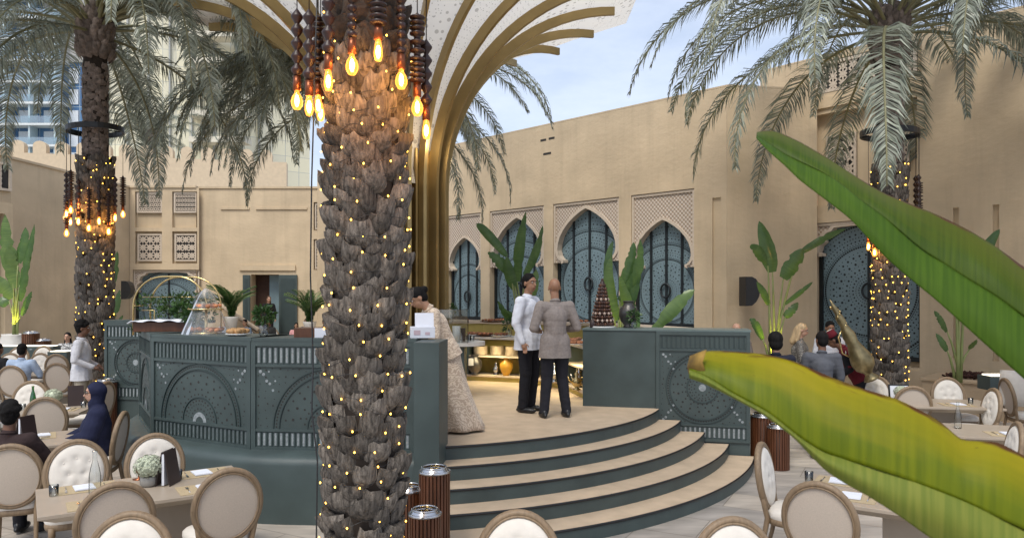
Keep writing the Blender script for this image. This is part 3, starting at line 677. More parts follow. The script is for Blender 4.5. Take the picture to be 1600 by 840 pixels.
for i in range(1,5):
    r0, r1 = RAD[i-1]-.02, RAD[i]; zt = ZP-.15*i
    a0o = math.degrees(math.acos(1.07/r1)); a0 = 360-a0o
    a1 = end_angle(r1)
    mb = MB(); K = 60
    o_ = [pol(r1, a0+(a1-a0)*k/K) for k in range(K+1)]; i_ = [pol(r0, a0+(min(a1,end_angle(r0))-a0)*k/K) for k in range(K+1)]
    for k in range(K):
        mb.add([(*i_[k],zt),(*o_[k],zt),(*o_[k+1],zt),(*i_[k+1],zt)], [(0,1,2,3)], 1)
        mb.add([(*o_[k],0),(*o_[k+1],0),(*o_[k+1],zt-.012),(*o_[k],zt-.012)], [(0,1,2,3)], 0, True)
    mb.add([(*i_[0],0),(*o_[0],0),(*o_[0],zt-.001),(*i_[0],zt-.001)], [(0,1,2,3)]); mb.add([(*i_[K],0),(*o_[K],0),(*o_[K],zt-.001),(*i_[K],zt-.001)], [(0,1,2,3)])
    s_ = mb.build('step', [M['green'], M['carpet']], stage, True)
    e = MB(); e.tube([(*pol(r1+.004, a0+(a1-a0)*k/K), zt-.013) for k in range(K+1)], .012, 6); e.build('nosing', M['black'], s_, True)

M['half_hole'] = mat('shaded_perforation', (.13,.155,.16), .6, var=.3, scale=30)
def relief_panel(root, pl, s0, s1, z0, z1, half=True, off=0, slots=True, holes=True, seed=3, sm=(2,2), name='relief_panel'):
    random.seed(seed); mb = MB(); w = s1-s0; h = z1-z0
    pbox(mb, pl, s0, s1, z0, z1, off-.05, off)
    fr = .05
    for (x0,x1,a0,a1) in ((s0,s0+fr,z0,z1),(s1-fr,s1,z0,z1),(s0+fr,s1-fr,z1-.05,z1),(s0+fr,s1-fr,z0,z0+.04)): pbox(mb, pl, x0, x1, a0, a1, off+.001, off+.022)
    zb, zt = z0+.22, z1-.26
    for zz in (zb, zt): pbox(mb, pl, s0+fr, s1-fr, zz-.014, zz+.014, off+.001, off+.018)
    nsl = int((w-2*fr)/.062)
    for qi,(a0,a1) in enumerate(((z0+.055,zb-.03),(zt+.03,z1-.07))):
        for k in range(nsl):
            x = s0+fr+(w-2*fr)*(k+.5)/nsl
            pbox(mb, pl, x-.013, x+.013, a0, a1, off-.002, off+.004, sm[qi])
            pbox(mb, pl, x+.0145, x+.029, a0, a1, off, off+.014, 0)
    cx = (s0+s1)/2; cz = zb+.02 if half else (zb+zt)/2
    Rr = (w/2-fr)*.93 if half else (zt-zb)/2*.95
    Rr = min(Rr, zt-cz-.02)
    if w < .6: Rr = min(Rr, w/2-fr)
    cl = (s0+fr, s1-fr, zb+.015, zt-.015)
    for r_, ww, hh in ((Rr,.012,.012),(Rr*.9,.012,.012),(Rr*.42,.01,.01)): pring(mb, pl, cx, cz, off+.001, r_, ww, 1, 72, h=hh, clip=cl)
    rr = [(Rr*.95,.011,.035,4),(Rr*.80,.012,.11,6),(Rr*.68,.016,.13,6),(Rr*.56,.012,.10,6),(Rr*.47,.012,.06,4),(Rr*.36,.013,.05,4),(Rr*.3,.009,.04,4),(Rr*.22,.012,.05,4)]
    dots(mb, pl, cl[0], cl[1], cl[2], cl[3], cx, cz, rr, off+.003, 3)
    out = []
    st = .075
    x = cl[0]+.04
    while x < cl[1]:
        z = cl[2]+.03
        while z < cl[3]-.02:
            if sqrt((x-cx)**2+(z-cz)**2) > Rr+.03: pdot(mb, pl, x+random.uniform(-.015,.015), z+random.uniform(-.015,.015), off+.003, random.choice((.007,.01,.006)), 3, 6)
            z += st
        x += st
    if holes:   # pale discs along the corner diagonals, light through the holes put into their colour
        for sg in (-1,1):
            for k in range(5):
                a = cx+sg*(w/2-fr-.05-.035*k); z = cl[3]-.05-.05*k+.02*(k%2)
                pdot(mb, pl, a, z, off+.005, .019-.001*k, 2, 8); pdot(mb, pl, a-sg*.06, z+.03, off+.005, .011, 2, 8) if k%2 else None
                if not half: pdot(mb, pl, a, 2*cz-z, off+.005, .019-.001*k, 2, 8)
        if half: pring(mb, pl, cx, cl[2], off+.004, .085, .05, 2, 16, 0, pi)
        else: pdot(mb, pl, cx, cz, off+.005, .05, 2, 16)
    return mb.build(name, [M['green'], M['green2'], M['white_hole'], M['dark'], M['half_hole']], root, True)

ctr = thing('stage_counter', 'dark green buffet counter wall with pierced arch reliefs left of the steps', 'counter', (-3,8.4,0))
ZT = 1.86
Pn = [(-5.0,9.95),(-4.24,8.72),(-2.80,7.95),(-1.02,7.78)]
for i in range(3):
    pl = Plane(Pn[i], Pn[i+1], (-6,3)); 
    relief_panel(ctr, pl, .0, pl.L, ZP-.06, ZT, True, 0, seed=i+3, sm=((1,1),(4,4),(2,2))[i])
    t = MB(); pbox(t, pl, -.02, pl.L+.02, ZT+.001, ZT+.035, -.62, .025); t.build('rim', M['green'], ctr, True)
mb = MB()      # counter top just behind the rim
for i in range(3):
    pl = Plane(Pn[i], Pn[i+1], (-6,3)); pbox(mb, pl, 0, pl.L, ZT-.06, ZT-.001, -.75, -.06)
mb.build('counter_top', M['cream'], ctr, True)
mb = MB(); K = 40      # bulging plinth under the panels
ctl = [(-5.2,12.3),(-5.32,11.3),(-5.16,9.93),(-4.40,8.62),(-3.0,7.76),(-1.9,7.58),(-.75,7.52)]
def crs(p, n):
    out = []; q = [p[0]]+p+[p[-1]]
    for i in range(1, len(q)-2):
        for k in range(n):
            t = k/n; out.append(tuple(.5*((2*q[i][d])+(-q[i-1][d]+q[i+1][d])*t+(2*q[i-1][d]-5*q[i][d]+4*q[i+1][d]-q[i+2][d])*t*t+(-q[i-1][d]+3*q[i][d]-3*q[i+1][d]+q[i+2][d])*t**3) for d in (0,1)))
    return out+[p[-1]]
pc_ = crs(ctl, 8); prof = [(.02,0),(.02,.60),(.005,.655),(-.05,.69),(-.15,.70),(-.5,.71)]
rows = []
for d, z in prof:
    row = []
    for (x,y) in pc_:
        v = Vector((x-SX,y-SY,0)).normalized(); row.append(Vector((x+v.x*d,y+v.y*d,z)))
    rows.append(row)
mb.grid(rows, uv=False); mb.build('plinth', M['green'], ctr, True)
mb = MB(); mb.box((-.845,7.74,(ZT+.02)/2), (.262,.56,ZT+.02), R(-4)); mb.build('end_post', M['green'], ctr, True, bevel=.006)
# left side wall of the stage (seen beside the left palm)
sw = thing('stage_side_wall', 'green pierced side wall at the left end of the stage beside the lit palm', 'counter', (-6.8,12.5,0))
pl = Plane((-7.02,12.75), (-5.2,12.5)); relief_panel(sw, pl, 0, 1.15, .55, ZT, False, 0, seed=9)
mb = MB(); pbox(mb, pl, 0, pl.L, 0, .548, -.06, .0); pbox(mb, pl, 1.152, pl.L, .55, ZT, -.06, 0); pbox(mb, pl, -.02, pl.L, ZT+.001, ZT+.05, -.35, .02); mb.build('base', M['green'], sw, True)
# right side wall
sr = thing('stage_side_wall', 'green side wall right of the steps, half plain and half pierced with a round rosette', 'counter', (2,10.4,0))
mb = MB(); s1 = pR.s_at(1025); s2 = pR.s_at(1172)
pbox(mb, pR, 0, s1-.003, 0, ZT-.02, -.5, 0); mb.build('plain_panel', M['green'], sr, True, bevel=.004)
relief_panel(sr, pR, s1, s2, .32, ZT-.02, False, .0, seed=12, sm=(2,1))
mb = MB(); pbox(mb, pR, s1, s2, 0, .318, -.4, .0); pbox(mb, pR, s1, s2, .32, ZT-.021, -.5, -.055); mb.build('base', M['green'], sr, True)
mb = MB(); pbox(mb, pR, -.01, s2+.015, ZT-.019, ZT+.005, -.6, .015); mb.build('top', mat('green_top', (.12,.16,.155), .35), sr, True)

# shelf counters inside
sh = thing('shelf_counter', 'low curved olive shelving counter with white top at the back of the stage', 'counter', (.3,13,ZP))
line = [(-.85,13.75),(.18,13.35),(.86,12.5),(1.12,11.15)]
top = MB(); bk = MB(); shf = MB()
for i in range(3):
    pl = Plane(line[i], line[i+1], (-1.5,11)); l = pl.L
    pbox(bk, pl, 0, l, ZP+.08, 1.52, -.52, -.48); pbox(bk, pl, 0, l, ZP+.001, ZP+.08, -.5, -.03)
    pbox(shf, pl, 0, l, ZP+.081, ZP+.11, -.47, 0); pbox(shf, pl, 0.01, l-.01, ZP+.44, ZP+.465, -.47, -.02)
    pbox(top, pl, -.03, l+.03, 1.525, 1.57, -.55, .03)
    gr = MB(); pbox(gr, pl, 0.0, .04, ZP+.12, 1.52, -.47, -.01); gr.build('divider', M['green'], sh, True)
bk.build('back_panel', M['shelf'], sh, True); shf.build('shelf', M['cream'], sh, True); top.build('counter_top', M['pot'], sh, True)
# outer tall back counter
bc = thing('back_counter', 'long back counter with pale top under the keyhole doors', 'counter', (0,15,ZP))
bo = MB(); bt = MB()
line2 = [(-3.4,15.45),(-.6,15.35),(1.6,14.2),(2.6,12.2)]
for i in range(3):
    pl = Plane(line2[i], line2[i+1], (-1.5,11)); pbox(bo, pl, 0, pl.L, .0, 1.74, -.5, 0); pbox(bt, pl, -.03, pl.L+.03, 1.742, 1.79, -.55, .04)
bo.build('body', M['shelf'], bc, True); bt.build('counter_top', M['cream'], bc, True)
# peninsula counter with a rounded white end
pn = thing('peninsula_counter', 'rounded white topped counter behind the woman in the long beige dress', 'counter', (-1.4,11.2,ZP))
mb = MB(); cx, cy = at(722,11.6); 
o = [(cx+.36*cos(R(a)), cy+.36*sin(R(a))) for a in range(-90,91,10)]+[(-2.6,cy+.36),(-2.6,cy-.36)]
n = len(o); mb.add([(x,y,1.56) for x,y in o]+[(x,y,1.62) for x,y in o], [tuple(range(n))[::-1], tuple(range(n,2*n))]+[(i,(i+1)%n,n+(i+1)%n,n+i) for i in range(n)]); mb.build('counter_top', M['pot'], pn, True)
mb = MB(); mb.box((cx-.75,cy,(ZP+1.56)/2), (1.6,.5,1.56-ZP-.004)); mb.build('body', M['green'], pn, True)
mb = MB(); mb.box((cx-.75,cy-.255,1.02), (1.5,.006,.45)); mb.build('front_panel', M['shelf'], pn, True)

# ------------------------------------------------------------------ gold column flaring into the canopy
cn = thing('canopy_column', 'bronze ribbed column fanning out into a round perforated white canopy', 'canopy', (SX,SY,ZP))
def ribpt(t, k=1.0):   # t 0..1 vertical part, 1..2 flare
    if t <= 1: return (.66, ZP+(4.0-ZP)*t)
    q = (t-1)*pi/2; return (.66+2.86*(1-cos(q)), 4.0+3.02*sin(q))
NR = 20
rib = MB()
ts = [0,.3,.6,.85,1]+[1+.05*k for k in range(1,21)]
for side in (-.035,.035): pass
prof = [ribpt(t) for t in ts]
rows = []
for i,(r,z) in enumerate(prof):
    a = prof[max(i-1,0)]; b = prof[min(i+1,len(prof)-1)]; tx, tz = b[0]-a[0], b[1]-a[1]; l = sqrt(tx*tx+tz*tz); nx, nz = tz/l, -tx/l
    if i == len(prof)-1: nx, nz = 0, -1
    d = .16 if z < 4 else .16-.05*(r-.66)/2.86
    rows.append([Vector((r-nx*.02, -.028, z-nz*.02)), Vector((r-nx*.02, .028, z-nz*.02)), Vector((r+nx*(d), .028, z+nz*(d))), Vector((r+nx*d, -.028, z+nz*d))])
rib.grid(rows, sm=False, uv=False, closed=True); rib.add(rows[-1], [(0,1,2,3)])
first = rib.build('rib', M['gold'], cn, False)
for v in first.data.vertices: v.co.z -= ZP
for k in range(NR):
    c = first if k == 0 else first.copy()
    if k: col.objects.link(c); c.parent = cn
    c.rotation_euler = (0,0,2*pi*k/NR+R(3))
# inner ribs (a second, slimmer set between the main ones, straight part of the column)
inner = MB()
for k in range(40):
    a = 2*pi*(k+.5)/40+R(3); inner.box((.60*cos(a), .60*sin(a), (4.6-ZP)/2), (.14,.035,4.6-ZP), a)
inner.build('fin', M['gold'], cn, False)
core = MB(); core.lathe([(.50,0),(.50,3.9),(.56,4.6)], seg=32); core.build('core', mat('core_panel', (.35,.24,.12), .7), cn, False)
def canopy_mat():
    m = mat('perforated_membrane', (.78,.76,.72), .8, var=.03)
    nt = m.node_tree; N = nt.nodes; L = nt.links; b = N['Principled BSDF']; tc = N.new('ShaderNodeTexCoord')
    v = N.new('ShaderNodeTexVoronoi'); v.inputs['Scale'].default_value = 10; v.inputs['Randomness'].default_value = .55; L.new(tc.outputs['Object'], v.inputs['Vector'])
    v2 = N.new('ShaderNodeTexVoronoi'); v2.inputs['Scale'].default_value = 24; v2.inputs['Randomness'].default_value = .4; L.new(tc.outputs['Object'], v2.inputs['Vector'])
    a = N.new('ShaderNodeMapRange'); a.inputs[1].default_value = .30; a.inputs[2].default_value = .34; L.new(v.outputs['Distance'], a.inputs[0])
    a2 = N.new('ShaderNodeMapRange'); a2.inputs[1].default_value = .22; a2.inputs[2].default_value = .27; L.new(v2.outputs['Distance'], a2.inputs[0])
    n = N.new('ShaderNodeTexNoise'); n.inputs['Scale'].default_value = 1.1; L.new(tc.outputs['Object'], n.inputs['Vector'])
    th = N.new('ShaderNodeMath'); th.operation = 'GREATER_THAN'; th.inputs[1].default_value = .5; L.new(n.outputs['Fac'], th.inputs[0])
    mm = N.new('ShaderNodeMix'); mm.data_type = 'FLOAT'; L.new(th.outputs[0], mm.inputs[0]); L.new(a.outputs[0], mm.inputs[2]); L.new(a2.outputs[0], mm.inputs[3])
    mx = N.new('ShaderNodeMix'); mx.data_type = 'RGBA'; L.new(mm.outputs[0], mx.inputs[0]); mx.inputs[6].default_value = (.50,.48,.45,1); mx.inputs[7].default_value = (.80,.78,.74,1)
    L.new(mx.outputs[2], b.inputs['Base Color'])
    tr = N.new('ShaderNodeBsdfTranslucent'); L.new(mx.outputs[2], tr.inputs[0]); ms = N.new('ShaderNodeMixShader'); ms.inputs[0].default_value = .5
    L.new(b.outputs[0], ms.inputs[1]); L.new(tr.outputs[0], ms.inputs[2]); L.new(ms.outputs[0], N['Material Output'].inputs[0]); return m
mb = MB(); K = 64; rows = []
for j in range(0,22):
    t = 1+.05*j if j <= 20 else None
    row = []
    for k in range(K):
        a = 2*pi*k/K
        if t: r, z = ribpt(t); r += .0; z += .06 + .0*(j/20)
        else:
            oc = cos(pi/8)/cos(((a+pi/8) % (pi/4))-pi/8); r = 4.25*oc; z = 7.3
        if t and j > 0: r = r-.05*(1-j/20)-.03
        row.append(Vector((r*cos(a), r*sin(a), z-ZP)))
    rows.append(row)
mb.grid(rows, uv=False, closed=True); mb.build('membrane', canopy_mat(), cn, False)
# up-lights inside the column
for k in range(4):
    a = pi/2*k-.9; l = bpy.data.lights.new('uplight', 'POINT'); l.energy = 10; l.color = (1,.78,.5); l.shadow_soft_size = .1
    lo = bpy.data.objects.new('uplight', l); col.objects.link(lo); lo.location = (SX+1.05*cos(a), SY+1.05*sin(a), 4.6)
# shelf lighting (the shelves are lit from beneath each board in the photograph)
for (x,y,z,e) in ((-.4,13.35,1.48,5),(.45,12.9,1.48,5),(.95,11.8,1.48,5)):
    l = bpy.data.lights.new('shelf_light', 'AREA'); l.energy = e; l.size = .5; l.size_y = .06; l.shape = 'RECTANGLE'; l.color = (1,.85,.5)
    lo = bpy.data.objects.new('shelf_light', l); col.objects.link(lo); lo.location = (x,y,z)
M['bark_shaded'] = mat('shaded_boots', (.05,.036,.026), .95, var=.4, scale=14, bump=.9, bscale=30, bdist=.02, island=.4, c2=(.10,.07,.05))  # upper frond bases: the shade under the crown is put into the colour
# ------------------------------------------------------------------ date palms
def frond_mesh(L, e0, droop, seed, nl=105, ll=.55, wl=.023, twist=0):
    rnd = random.Random(seed); mb = MB(); pts = []; p = Vector((0,0,0)); K = 26
    side = rnd.uniform(-.25,.25)
    for k in range(K+1):
        s = k/K; pts.append(p.copy()); e = e0 - droop*(s**1.25)
        yaw = side*s*s*1.2
        p = p + Vector((cos(e)*cos(yaw), cos(e)*sin(yaw), sin(e)))*(L/K)
    mb.tube(pts, [.026*(1-.85*k/K)+.004 for k in range(K+1)], 5, 1)
    for sd in (-1,1):
        for i in range(nl):
            s = .16+.835*(i+rnd.random()*.7)/nl; f = s*K; k = min(int(f),K-1); q = pts[k].lerp(pts[k+1], f-k)
            t = (pts[k+1]-pts[k]).normalized(); up = Vector((0,0,1))-t*t.z
            if up.length < .2: up = Vector((-1,0,0))-t*(-t.x)
            up.normalize(); lat = t.cross(up)*sd
            l = ll*(.35+.65*sin(pi*min(1,(s-.08)*1.12)**.75))*rnd.uniform(.85,1.1)
            if s > .9: l *= .75
            fw = rnd.uniform(.45,.75)+.5*s; lift = rnd.uniform(-.25,.42)
            d = (lat + t*fw + up*lift).normalized()
            g = Vector((0,0,-1))
            a = q + d*l*.5; b = q + (d*.86+g*.34+Vector((rnd.uniform(-.08,.08),)*3)).normalized()*l
            wv = d.cross(up); wv = (wv.normalized()*(.75) + up*rnd.uniform(-.6,.6)).normalized()*wl/2*rnd.uniform(.8,1.2)
            mb.add([q-wv*.6, q+wv*.6, a+wv, a-wv, b], [(0,1,2,3),(3,2,4)], 0)
    return mb
def boots_mb(mb, cx, cy, z0, z1, rad, rows_h, per, wd, depth, hgt, seed, lean=(0,0), mi=0, fade=None):
    rnd = random.Random(seed); z = z0; r_i = 0
    while z < z1:
        for k in (0,):      # leaf bases follow the spiral in which a palm grows
            a = r_i*2.39996+rnd.uniform(-.13,.13); zz = z+rnd.uniform(-.25,.25)*rows_h; spin = rnd.uniform(-.35,.35)
            n = Vector((cos(a),sin(a),0)); tg = Vector((-sin(a),cos(a),0)); c = Vector((cx+lean[0]*(zz-z0), cy+lean[1]*(zz-z0), zz))
            W = wd*rnd.uniform(.8,1.2); H = hgt*rnd.uniform(.8,1.2); Dp = depth*rnd.uniform(.75,1.15); tw = rnd.uniform(-.1,.1)*W; cutt = rnd.uniform(-.25,.35)
            rings = []; NX = 7
            for (v, ww, of) in ((0,.6,.0),(.12,.95,.45),(.42,1.10,.85),(.75,1.02,1.05),(1.0,.86,1.08)):
                row = []
                for j in range(NX):
                    x = -1+2*j/(NX-1); bul = 1-.62*abs(x)**2.2
                    jit = rnd.uniform(-.10,.10)
                    hh = H*v + (H*.22*cutt*x if v == 1 else 0) + jit*H*.25*(v > .3) + (H*rnd.uniform(-.12,.1) if v == 1 else 0)
                    ro = rad + Dp*of*(bul+jit*.5)
                    row.append(c + n*ro + tg*(x*W/2*ww+tw*v+spin*H*v*.5) + Vector((0,0,hh - spin*x*W*.35)))
                rings.append(row)
            inner = [c + n*(rad-.02+Dp*.25*(1-abs(-1+2*j/(NX-1)))) + tg*((-1+2*j/(NX-1))*W/2*.62) + Vector((0,0,H*rnd.uniform(.72,.86))) for j in range(NX)]
            rings.append(inner)
            o = len(mb.v); vs = [p for r in rings for p in r]; fs = [(i*NX+j, i*NX+j+1, (i+1)*NX+j+1, (i+1)*NX+j) for i in range(5) for j in range(NX-1)]
            mb.add(vs, fs[:-(NX-1)], mi, True); mb.add([p for r in rings[4:] for p in r], [(j, j+1, NX+j+1, NX+j) for j in range(NX-1)], mi, False)
        z += rows_h/per; r_i += 1
FR = []
def get_fronds():
    if FR: return FR
    specs = [(4.3,75,55),(4.6,62,85),(4.8,48,108),(4.9,34,118),(4.8,22,112),(4.6,8,100),(4.2,-8,84),(4.9,42,124),(6.0,24,116),(6.3,36,126),(5.7,12,100)]
    for i,(l,e,d) in enumerate(specs):
        mb = frond_mesh(l, R(e), R(d), 40+i, nl=135 if l < 5.5 else 175); o = mb.build('frond', [M['frond'], M['rachis']])
        col.objects.unlink(o); FR.append(o)
    return FR
def crown(root, c, n, seed, sc_=1.0, az=None, matn=None, extra=()):
    cr_ = bpy.data.objects.new('crown', None); 
    rnd = random.Random(seed); fr = get_fronds()
    for k in range(n):
        t = k/(n-1); a = k*2.39996+rnd.uniform(-.2,.2)
        i = min(7, int(t*7+rnd.uniform(0,.9))) if rnd.random() > .2 else 7
        src = fr[i]; o = src.copy(); col.objects.link(o); o.parent = root
        if matn:
            key = 'alt%d' % i
            if key not in M:
                me = src.data.copy(); me.materials[0] = M[matn]; M[key] = me
            o.data = M[key]
        o.location = Vector(c)-root.location + Vector((cos(a)*.1,sin(a)*.1,-.35*t+.1)); o.rotation_euler = (rnd.uniform(-.12,.12), rnd.uniform(-.1,.1), a)
        o.scale = (sc_*rnd.uniform(.9,1.08),)*3
    for (a, i, s) in extra:
        o = fr[i].copy(); col.objects.link(o); o.parent = root; o.location = Vector(c)-root.location; o.rotation_euler = (0,0,R(a)); o.scale = (s,)*3

# front palm
cx, cy = at(567,4.5)
fp = thing('palm_tree', 'near palm trunk covered in chunky cut frond bases in front of the stage', 'palm tree', (cx,cy,0))
LEAN = (.008,0)
mb = MB(); mb.tube([(cx+LEAN[0]*z, cy, z) for z in (0,2,4,6,8)], [.215,.20,.195,.18,.16], 20); mb.build('trunk', M['bark_dk'], fp, True)
mb = MB(); boots_mb(mb, cx, cy, 0, 3.75, .15, .10, 9, .158, .118, .168, 11, LEAN); mb.build('frond_bases', M['boot'], fp, True)
mb = MB(); boots_mb(mb, cx+.03, cy, 3.72, 8.0, .16, .12, 9, .16, .10, .16, 12, (.008,0)); mb.build('upper_bark', M['bark_shaded'], fp, True)
crown(fp, (cx+.06,cy,8.1), 14, 3)
def fairy(root_label, cx, cy, z0, z1, r, n, turns, seed, size, lean=(0,0), parts=100):
    t = thing('light_string', root_label, 'fairy lights', (cx,cy,z0))
    rnd = random.Random(seed); w_ = MB(); pos = []; K = turns*14
    for k in range(K+1):
        s = k/K; a = 2*pi*turns*s; rr = r+rnd.uniform(-.02,.015); z = z0+(z1-z0)*s+rnd.uniform(-.03,.03)
        pos.append(Vector((cx+lean[0]*(z-z0)+rr*cos(a), cy+rr*sin(a), z)))
    w_.tube(pos, .003*size/.008, 4, 0, cap=False); w_.build('wire', M['black'], t, True)
    b0 = MB(); b0.ell((0,0,0), (size,size,size*1.3), 6, 4); rest = MB(); bulbs = []
    for k in range(n):
        f = (k+rnd.uniform(-.35,.35)+.5)/n*K; f = max(0,min(K-1e-3,f)); i = int(f); q = pos[i].lerp(pos[i+1], f-i)
        c = Vector((cx+lean[0]*(q.z-z0), cy, q.z)); d = (q-c).normalized(); bulbs.append(c+d*(r+rnd.uniform(-.01,.03)))
    bulbs.sort(key=lambda q: q.y)
    o0 = None
    for k, q in enumerate(bulbs):
        if k < parts:
            if o0 is None: o0 = b0.build('bulb', M['fairy'], t); o = o0
            else: o = o0.copy(); col.objects.link(o); o.parent = t
            o.location = q - t.location
        else: rest.ell(q, (size,size,size*1.3), 6, 4)
    if rest.v: tag(rest.build('bulbs', M['fairy'], t, True), kind='stuff')
fairy('warm fairy lights wound round the near palm trunk', cx, cy, .15, 4.3, .244, 400, 40, 5, .0052, LEAN)

def palm(px, D, zc, label, up_r, lo_r, zsplit, seed, n, boots_per, sc_=1.0, lx=0, extra=()):
    cx, cy = at(px, D); t = thing('palm_tree', label, 'palm tree', (cx,cy,0))
    mb = MB(); mb.tube([(cx+lx*z, cy, z) for z in (0, zsplit*.5, zsplit, zc-.6, zc)], [lo_r*.85, lo_r*.85, up_r*.95, up_r*.9, up_r*.9], 16); mb.build('trunk', M['bark_dk'], t, True)
    if boots_per:
        mb = MB(); boots_mb(mb, cx, cy, 0, zsplit, lo_r*.80, .15, boots_per, .2, .085, .2, seed, (lx,0)); mb.build('frond_bases', M['boot'], t, True)
    mb = MB(); boots_mb(mb, cx+lx*zsplit, cy, zsplit if boots_per else 0, zc-.9, up_r*.86, .095, 12, .13, .035, .11, seed+1, (lx,0)); mb.build('bark', M['bark'], t, True)
    mb = MB(); boots_mb(mb, cx+lx*(zc-1), cy, zc-.75, zc+.1, up_r*1.0, .10, 12, .15, .12, .22, seed+2, (lx,0)); mb.build('crown_base', M['bark'], t, True)
    crown(t, (cx+lx*zc, cy, zc), n, seed, sc_, extra=extra)
    return cx, cy
lx_, ly_ = palm(149, 14.2, 7.55, 'tall date palm on the left, its lit trunk behind the waiter', .23, .32, 4.85, 21, 42, 11, 1.15, extra=((-25,8,1.0),(-35,9,1.05),(-45,8,1.0),(-15,9,1.02),(-8,10,1.0),(-55,9,1.0),(-40,10,1.05),(5,8,1.0),(15,9,1.0),(-20,8,1.1),(-30,9,.95),(-3,8,1.05),(-12,8,1.1),(-22,10,1.12),(-50,4,1.1),(-90,5,.9),(205,3,1.15),(230,4,1.1),(190,2,1.2),(215,2,1.2)))
rx_, ry_ = palm(1390, 13.0, 7.1, 'date palm on the right before the carved screens, its trunk wrapped in lights', .23, .28, 4.5, 31, 36, 11, 1.1, extra=((200,3,1.0),(185,4,1.0),(170,3,.98),(-30,4,1.0),(-10,3,1.0)))
palm(585, 17.0, 6.9, 'date palm standing behind the bronze canopy column', .22, .24, 1.0, 51, 48, 0, 1.0, extra=((185,8,.9),(200,9,.85),(215,8,.85),(230,10,.85),(172,9,.9),(245,8,.8),(195,10,.95),(160,8,.9),(208,9,.75),(222,9,.7),(190,9,1.0),(178,8,.8),(200,8,1.05),(214,8,1.02),(226,8,.98),(238,9,.65)))
palm(236, 46, 12.3, 'distant small palm showing beyond the left courtyard wall', .3, .32, 1.0, 61, 22, 0, 1.0)
#palm(60, 47, 15.5, 'distant palm beyond the battlemented wall at the left edge', .3, .32, 1.0, 71, 18, 0, 1.0)
# the palm overhanging the top right corner
palm(1640, 10.5, 8.0, 'palm beyond the right edge whose fronds hang into the top right corner', .22, .25, 1.0, 81, 15, 0, .9)
fairy('warm fairy lights wound round the left palm behind the waiter', lx_, ly_, .6, 4.95, .30, 480, 36, 6, .009)
fairy('warm fairy lights wound round the right palm before the carved screens', rx_, ry_, .3, 4.6, .275, 480, 36, 7, .0085)

# rings and hanging lamps
BEADS = {0:[(.018,.05),(.035,.02)], 1:[(.03,.012),(.045,.012)], 2:[(.026,.045)]}
def bead_prof(kind, L):
    p = [(.004,0)]; z = 0; i = 0
    while z < L:
        if kind == 0: seg = [(.014,.0),(.036,.035),(.036,.045),(.014,.075)]; h = .08
        elif kind == 1: seg = [(.020,.0),(.046,.008),(.046,.018),(.020,.026)]; h = .032 if i%7 < 4 else .05
        else: seg = [(.008,.0),(.024,.012),(.028,.024),(.024,.036),(.008,.046)]; h = .048
        for r, q in seg: p.append((r, z+q))
        z += h; i += 1
    return p+[(.004,z+.01)], z
PEND = {}
def pendant(x, y, zb, ztop, kind, bulb, label, s=1.0, group=None, L=.38):
    key = (kind, bulb)
    t = thing('pendant_lamp', label, 'pendant lamp', (x,y,zb), 0, group)
    prof, zl = bead_prof(kind, L)
    hb = .13*s
    b = MB()
    if bulb: b.lathe([(.003,0),(.024,.004),(.042,.03),(.045,.05),(.036,.078),(.018,.10),(.016,.125)], seg=14)
    else: b.lathe([(.003,0),(.02,.006),(.030,.03),(.031,.05),(.024,.09),(.016,.125)], seg=14)
    b.v = [(a*s*.8,c*s*.8,d*s) for a,c,d in b.v]; bb = b.build('bulb', M['bulbglass'], t)
    f = MB(); f.ell((0,0,.055*s), (.013*s,.013*s,.036*s), 8, 6); f.build('filament', M['fil'], bb)
    k = MB(); k.lathe([(.0,.115*s),(.024*s,.118*s),(.024*s,.20*s),(.0,.203*s)], seg=14, cap=False); k.build('socket', M['copper'], t)
    d = MB(); d.lathe([(r*s,.20*s+z*s) for r, z in prof], seg=12); d.build('beads', M['bead'], t)
    c = MB(); c.tube([(0,0,.2*s+zl*s),(0,0,ztop-zb)], .0035*s, 5); c.build('cord', M['black'], t)
fpx, fpy = at(567,4.5)
specs = [(464,172,4.45,0,1,'leftmost round bulb lamp'),(483,182,4.2,0,0,'second long bulb lamp from the left'),(497,178,4.6,1,0,'third lamp from the left, with stacked disc beads'),(501,190,4.75,1,0,'small lamp tucked behind the left cluster, hanging lowest there'),
 (513,143,4.05,0,0,'lamp with large faceted beads on the left side of the trunk'),(550,118,4.05,2,1,'lamp with round globe hanging before the trunk'),(591,97,4.0,1,0,'highest hanging lamp with tear shaped bulb before the trunk'),
 (627,140,4.25,2,1,'lamp with small round beads right of the trunk'),(631,161,4.85,2,0,'dim lamp half hidden behind the right side of the trunk'),(652,182,4.4,1,1,'lamp with disc beads and globe bulb right of the trunk'),(666,218,4.5,0,0,'lowest lamp, rightmost of the near palm')]
for px, py, D, k, b, lab in specs:
    p = P(px, py, D); p.z = p.z
    pendant(p.x, p.y, p.z, 5.6, k, b, lab+' of the near palm', group='hanging lamps on the near palm')
for (px,py,D,e) in ((482,150,4.3,1.6),(560,110,3.95,1.4),(600,90,3.95,1.4),(640,160,4.2,1.6),(540,185,3.95,1.2),(620,200,4.0,1)):
    l = bpy.data.lights.new('lamp_glow', 'POINT'); l.energy = e; l.color = (1,.42,.10); l.shadow_soft_size = .04
    lo = bpy.data.objects.new('lamp_glow', l); col.objects.link(lo); lo.location = P(px,py,D)
rt = MB(); rt.tube([(fpx+.42*cos(R(a)), fpy+.42*sin(R(a)), 5.62) for a in range(0,361,15)], .02, 8); tag(rt.build('hanging_ring', M['black'], None, True), 'black steel ring round the near palm carrying the hanging lamps', 'ring')
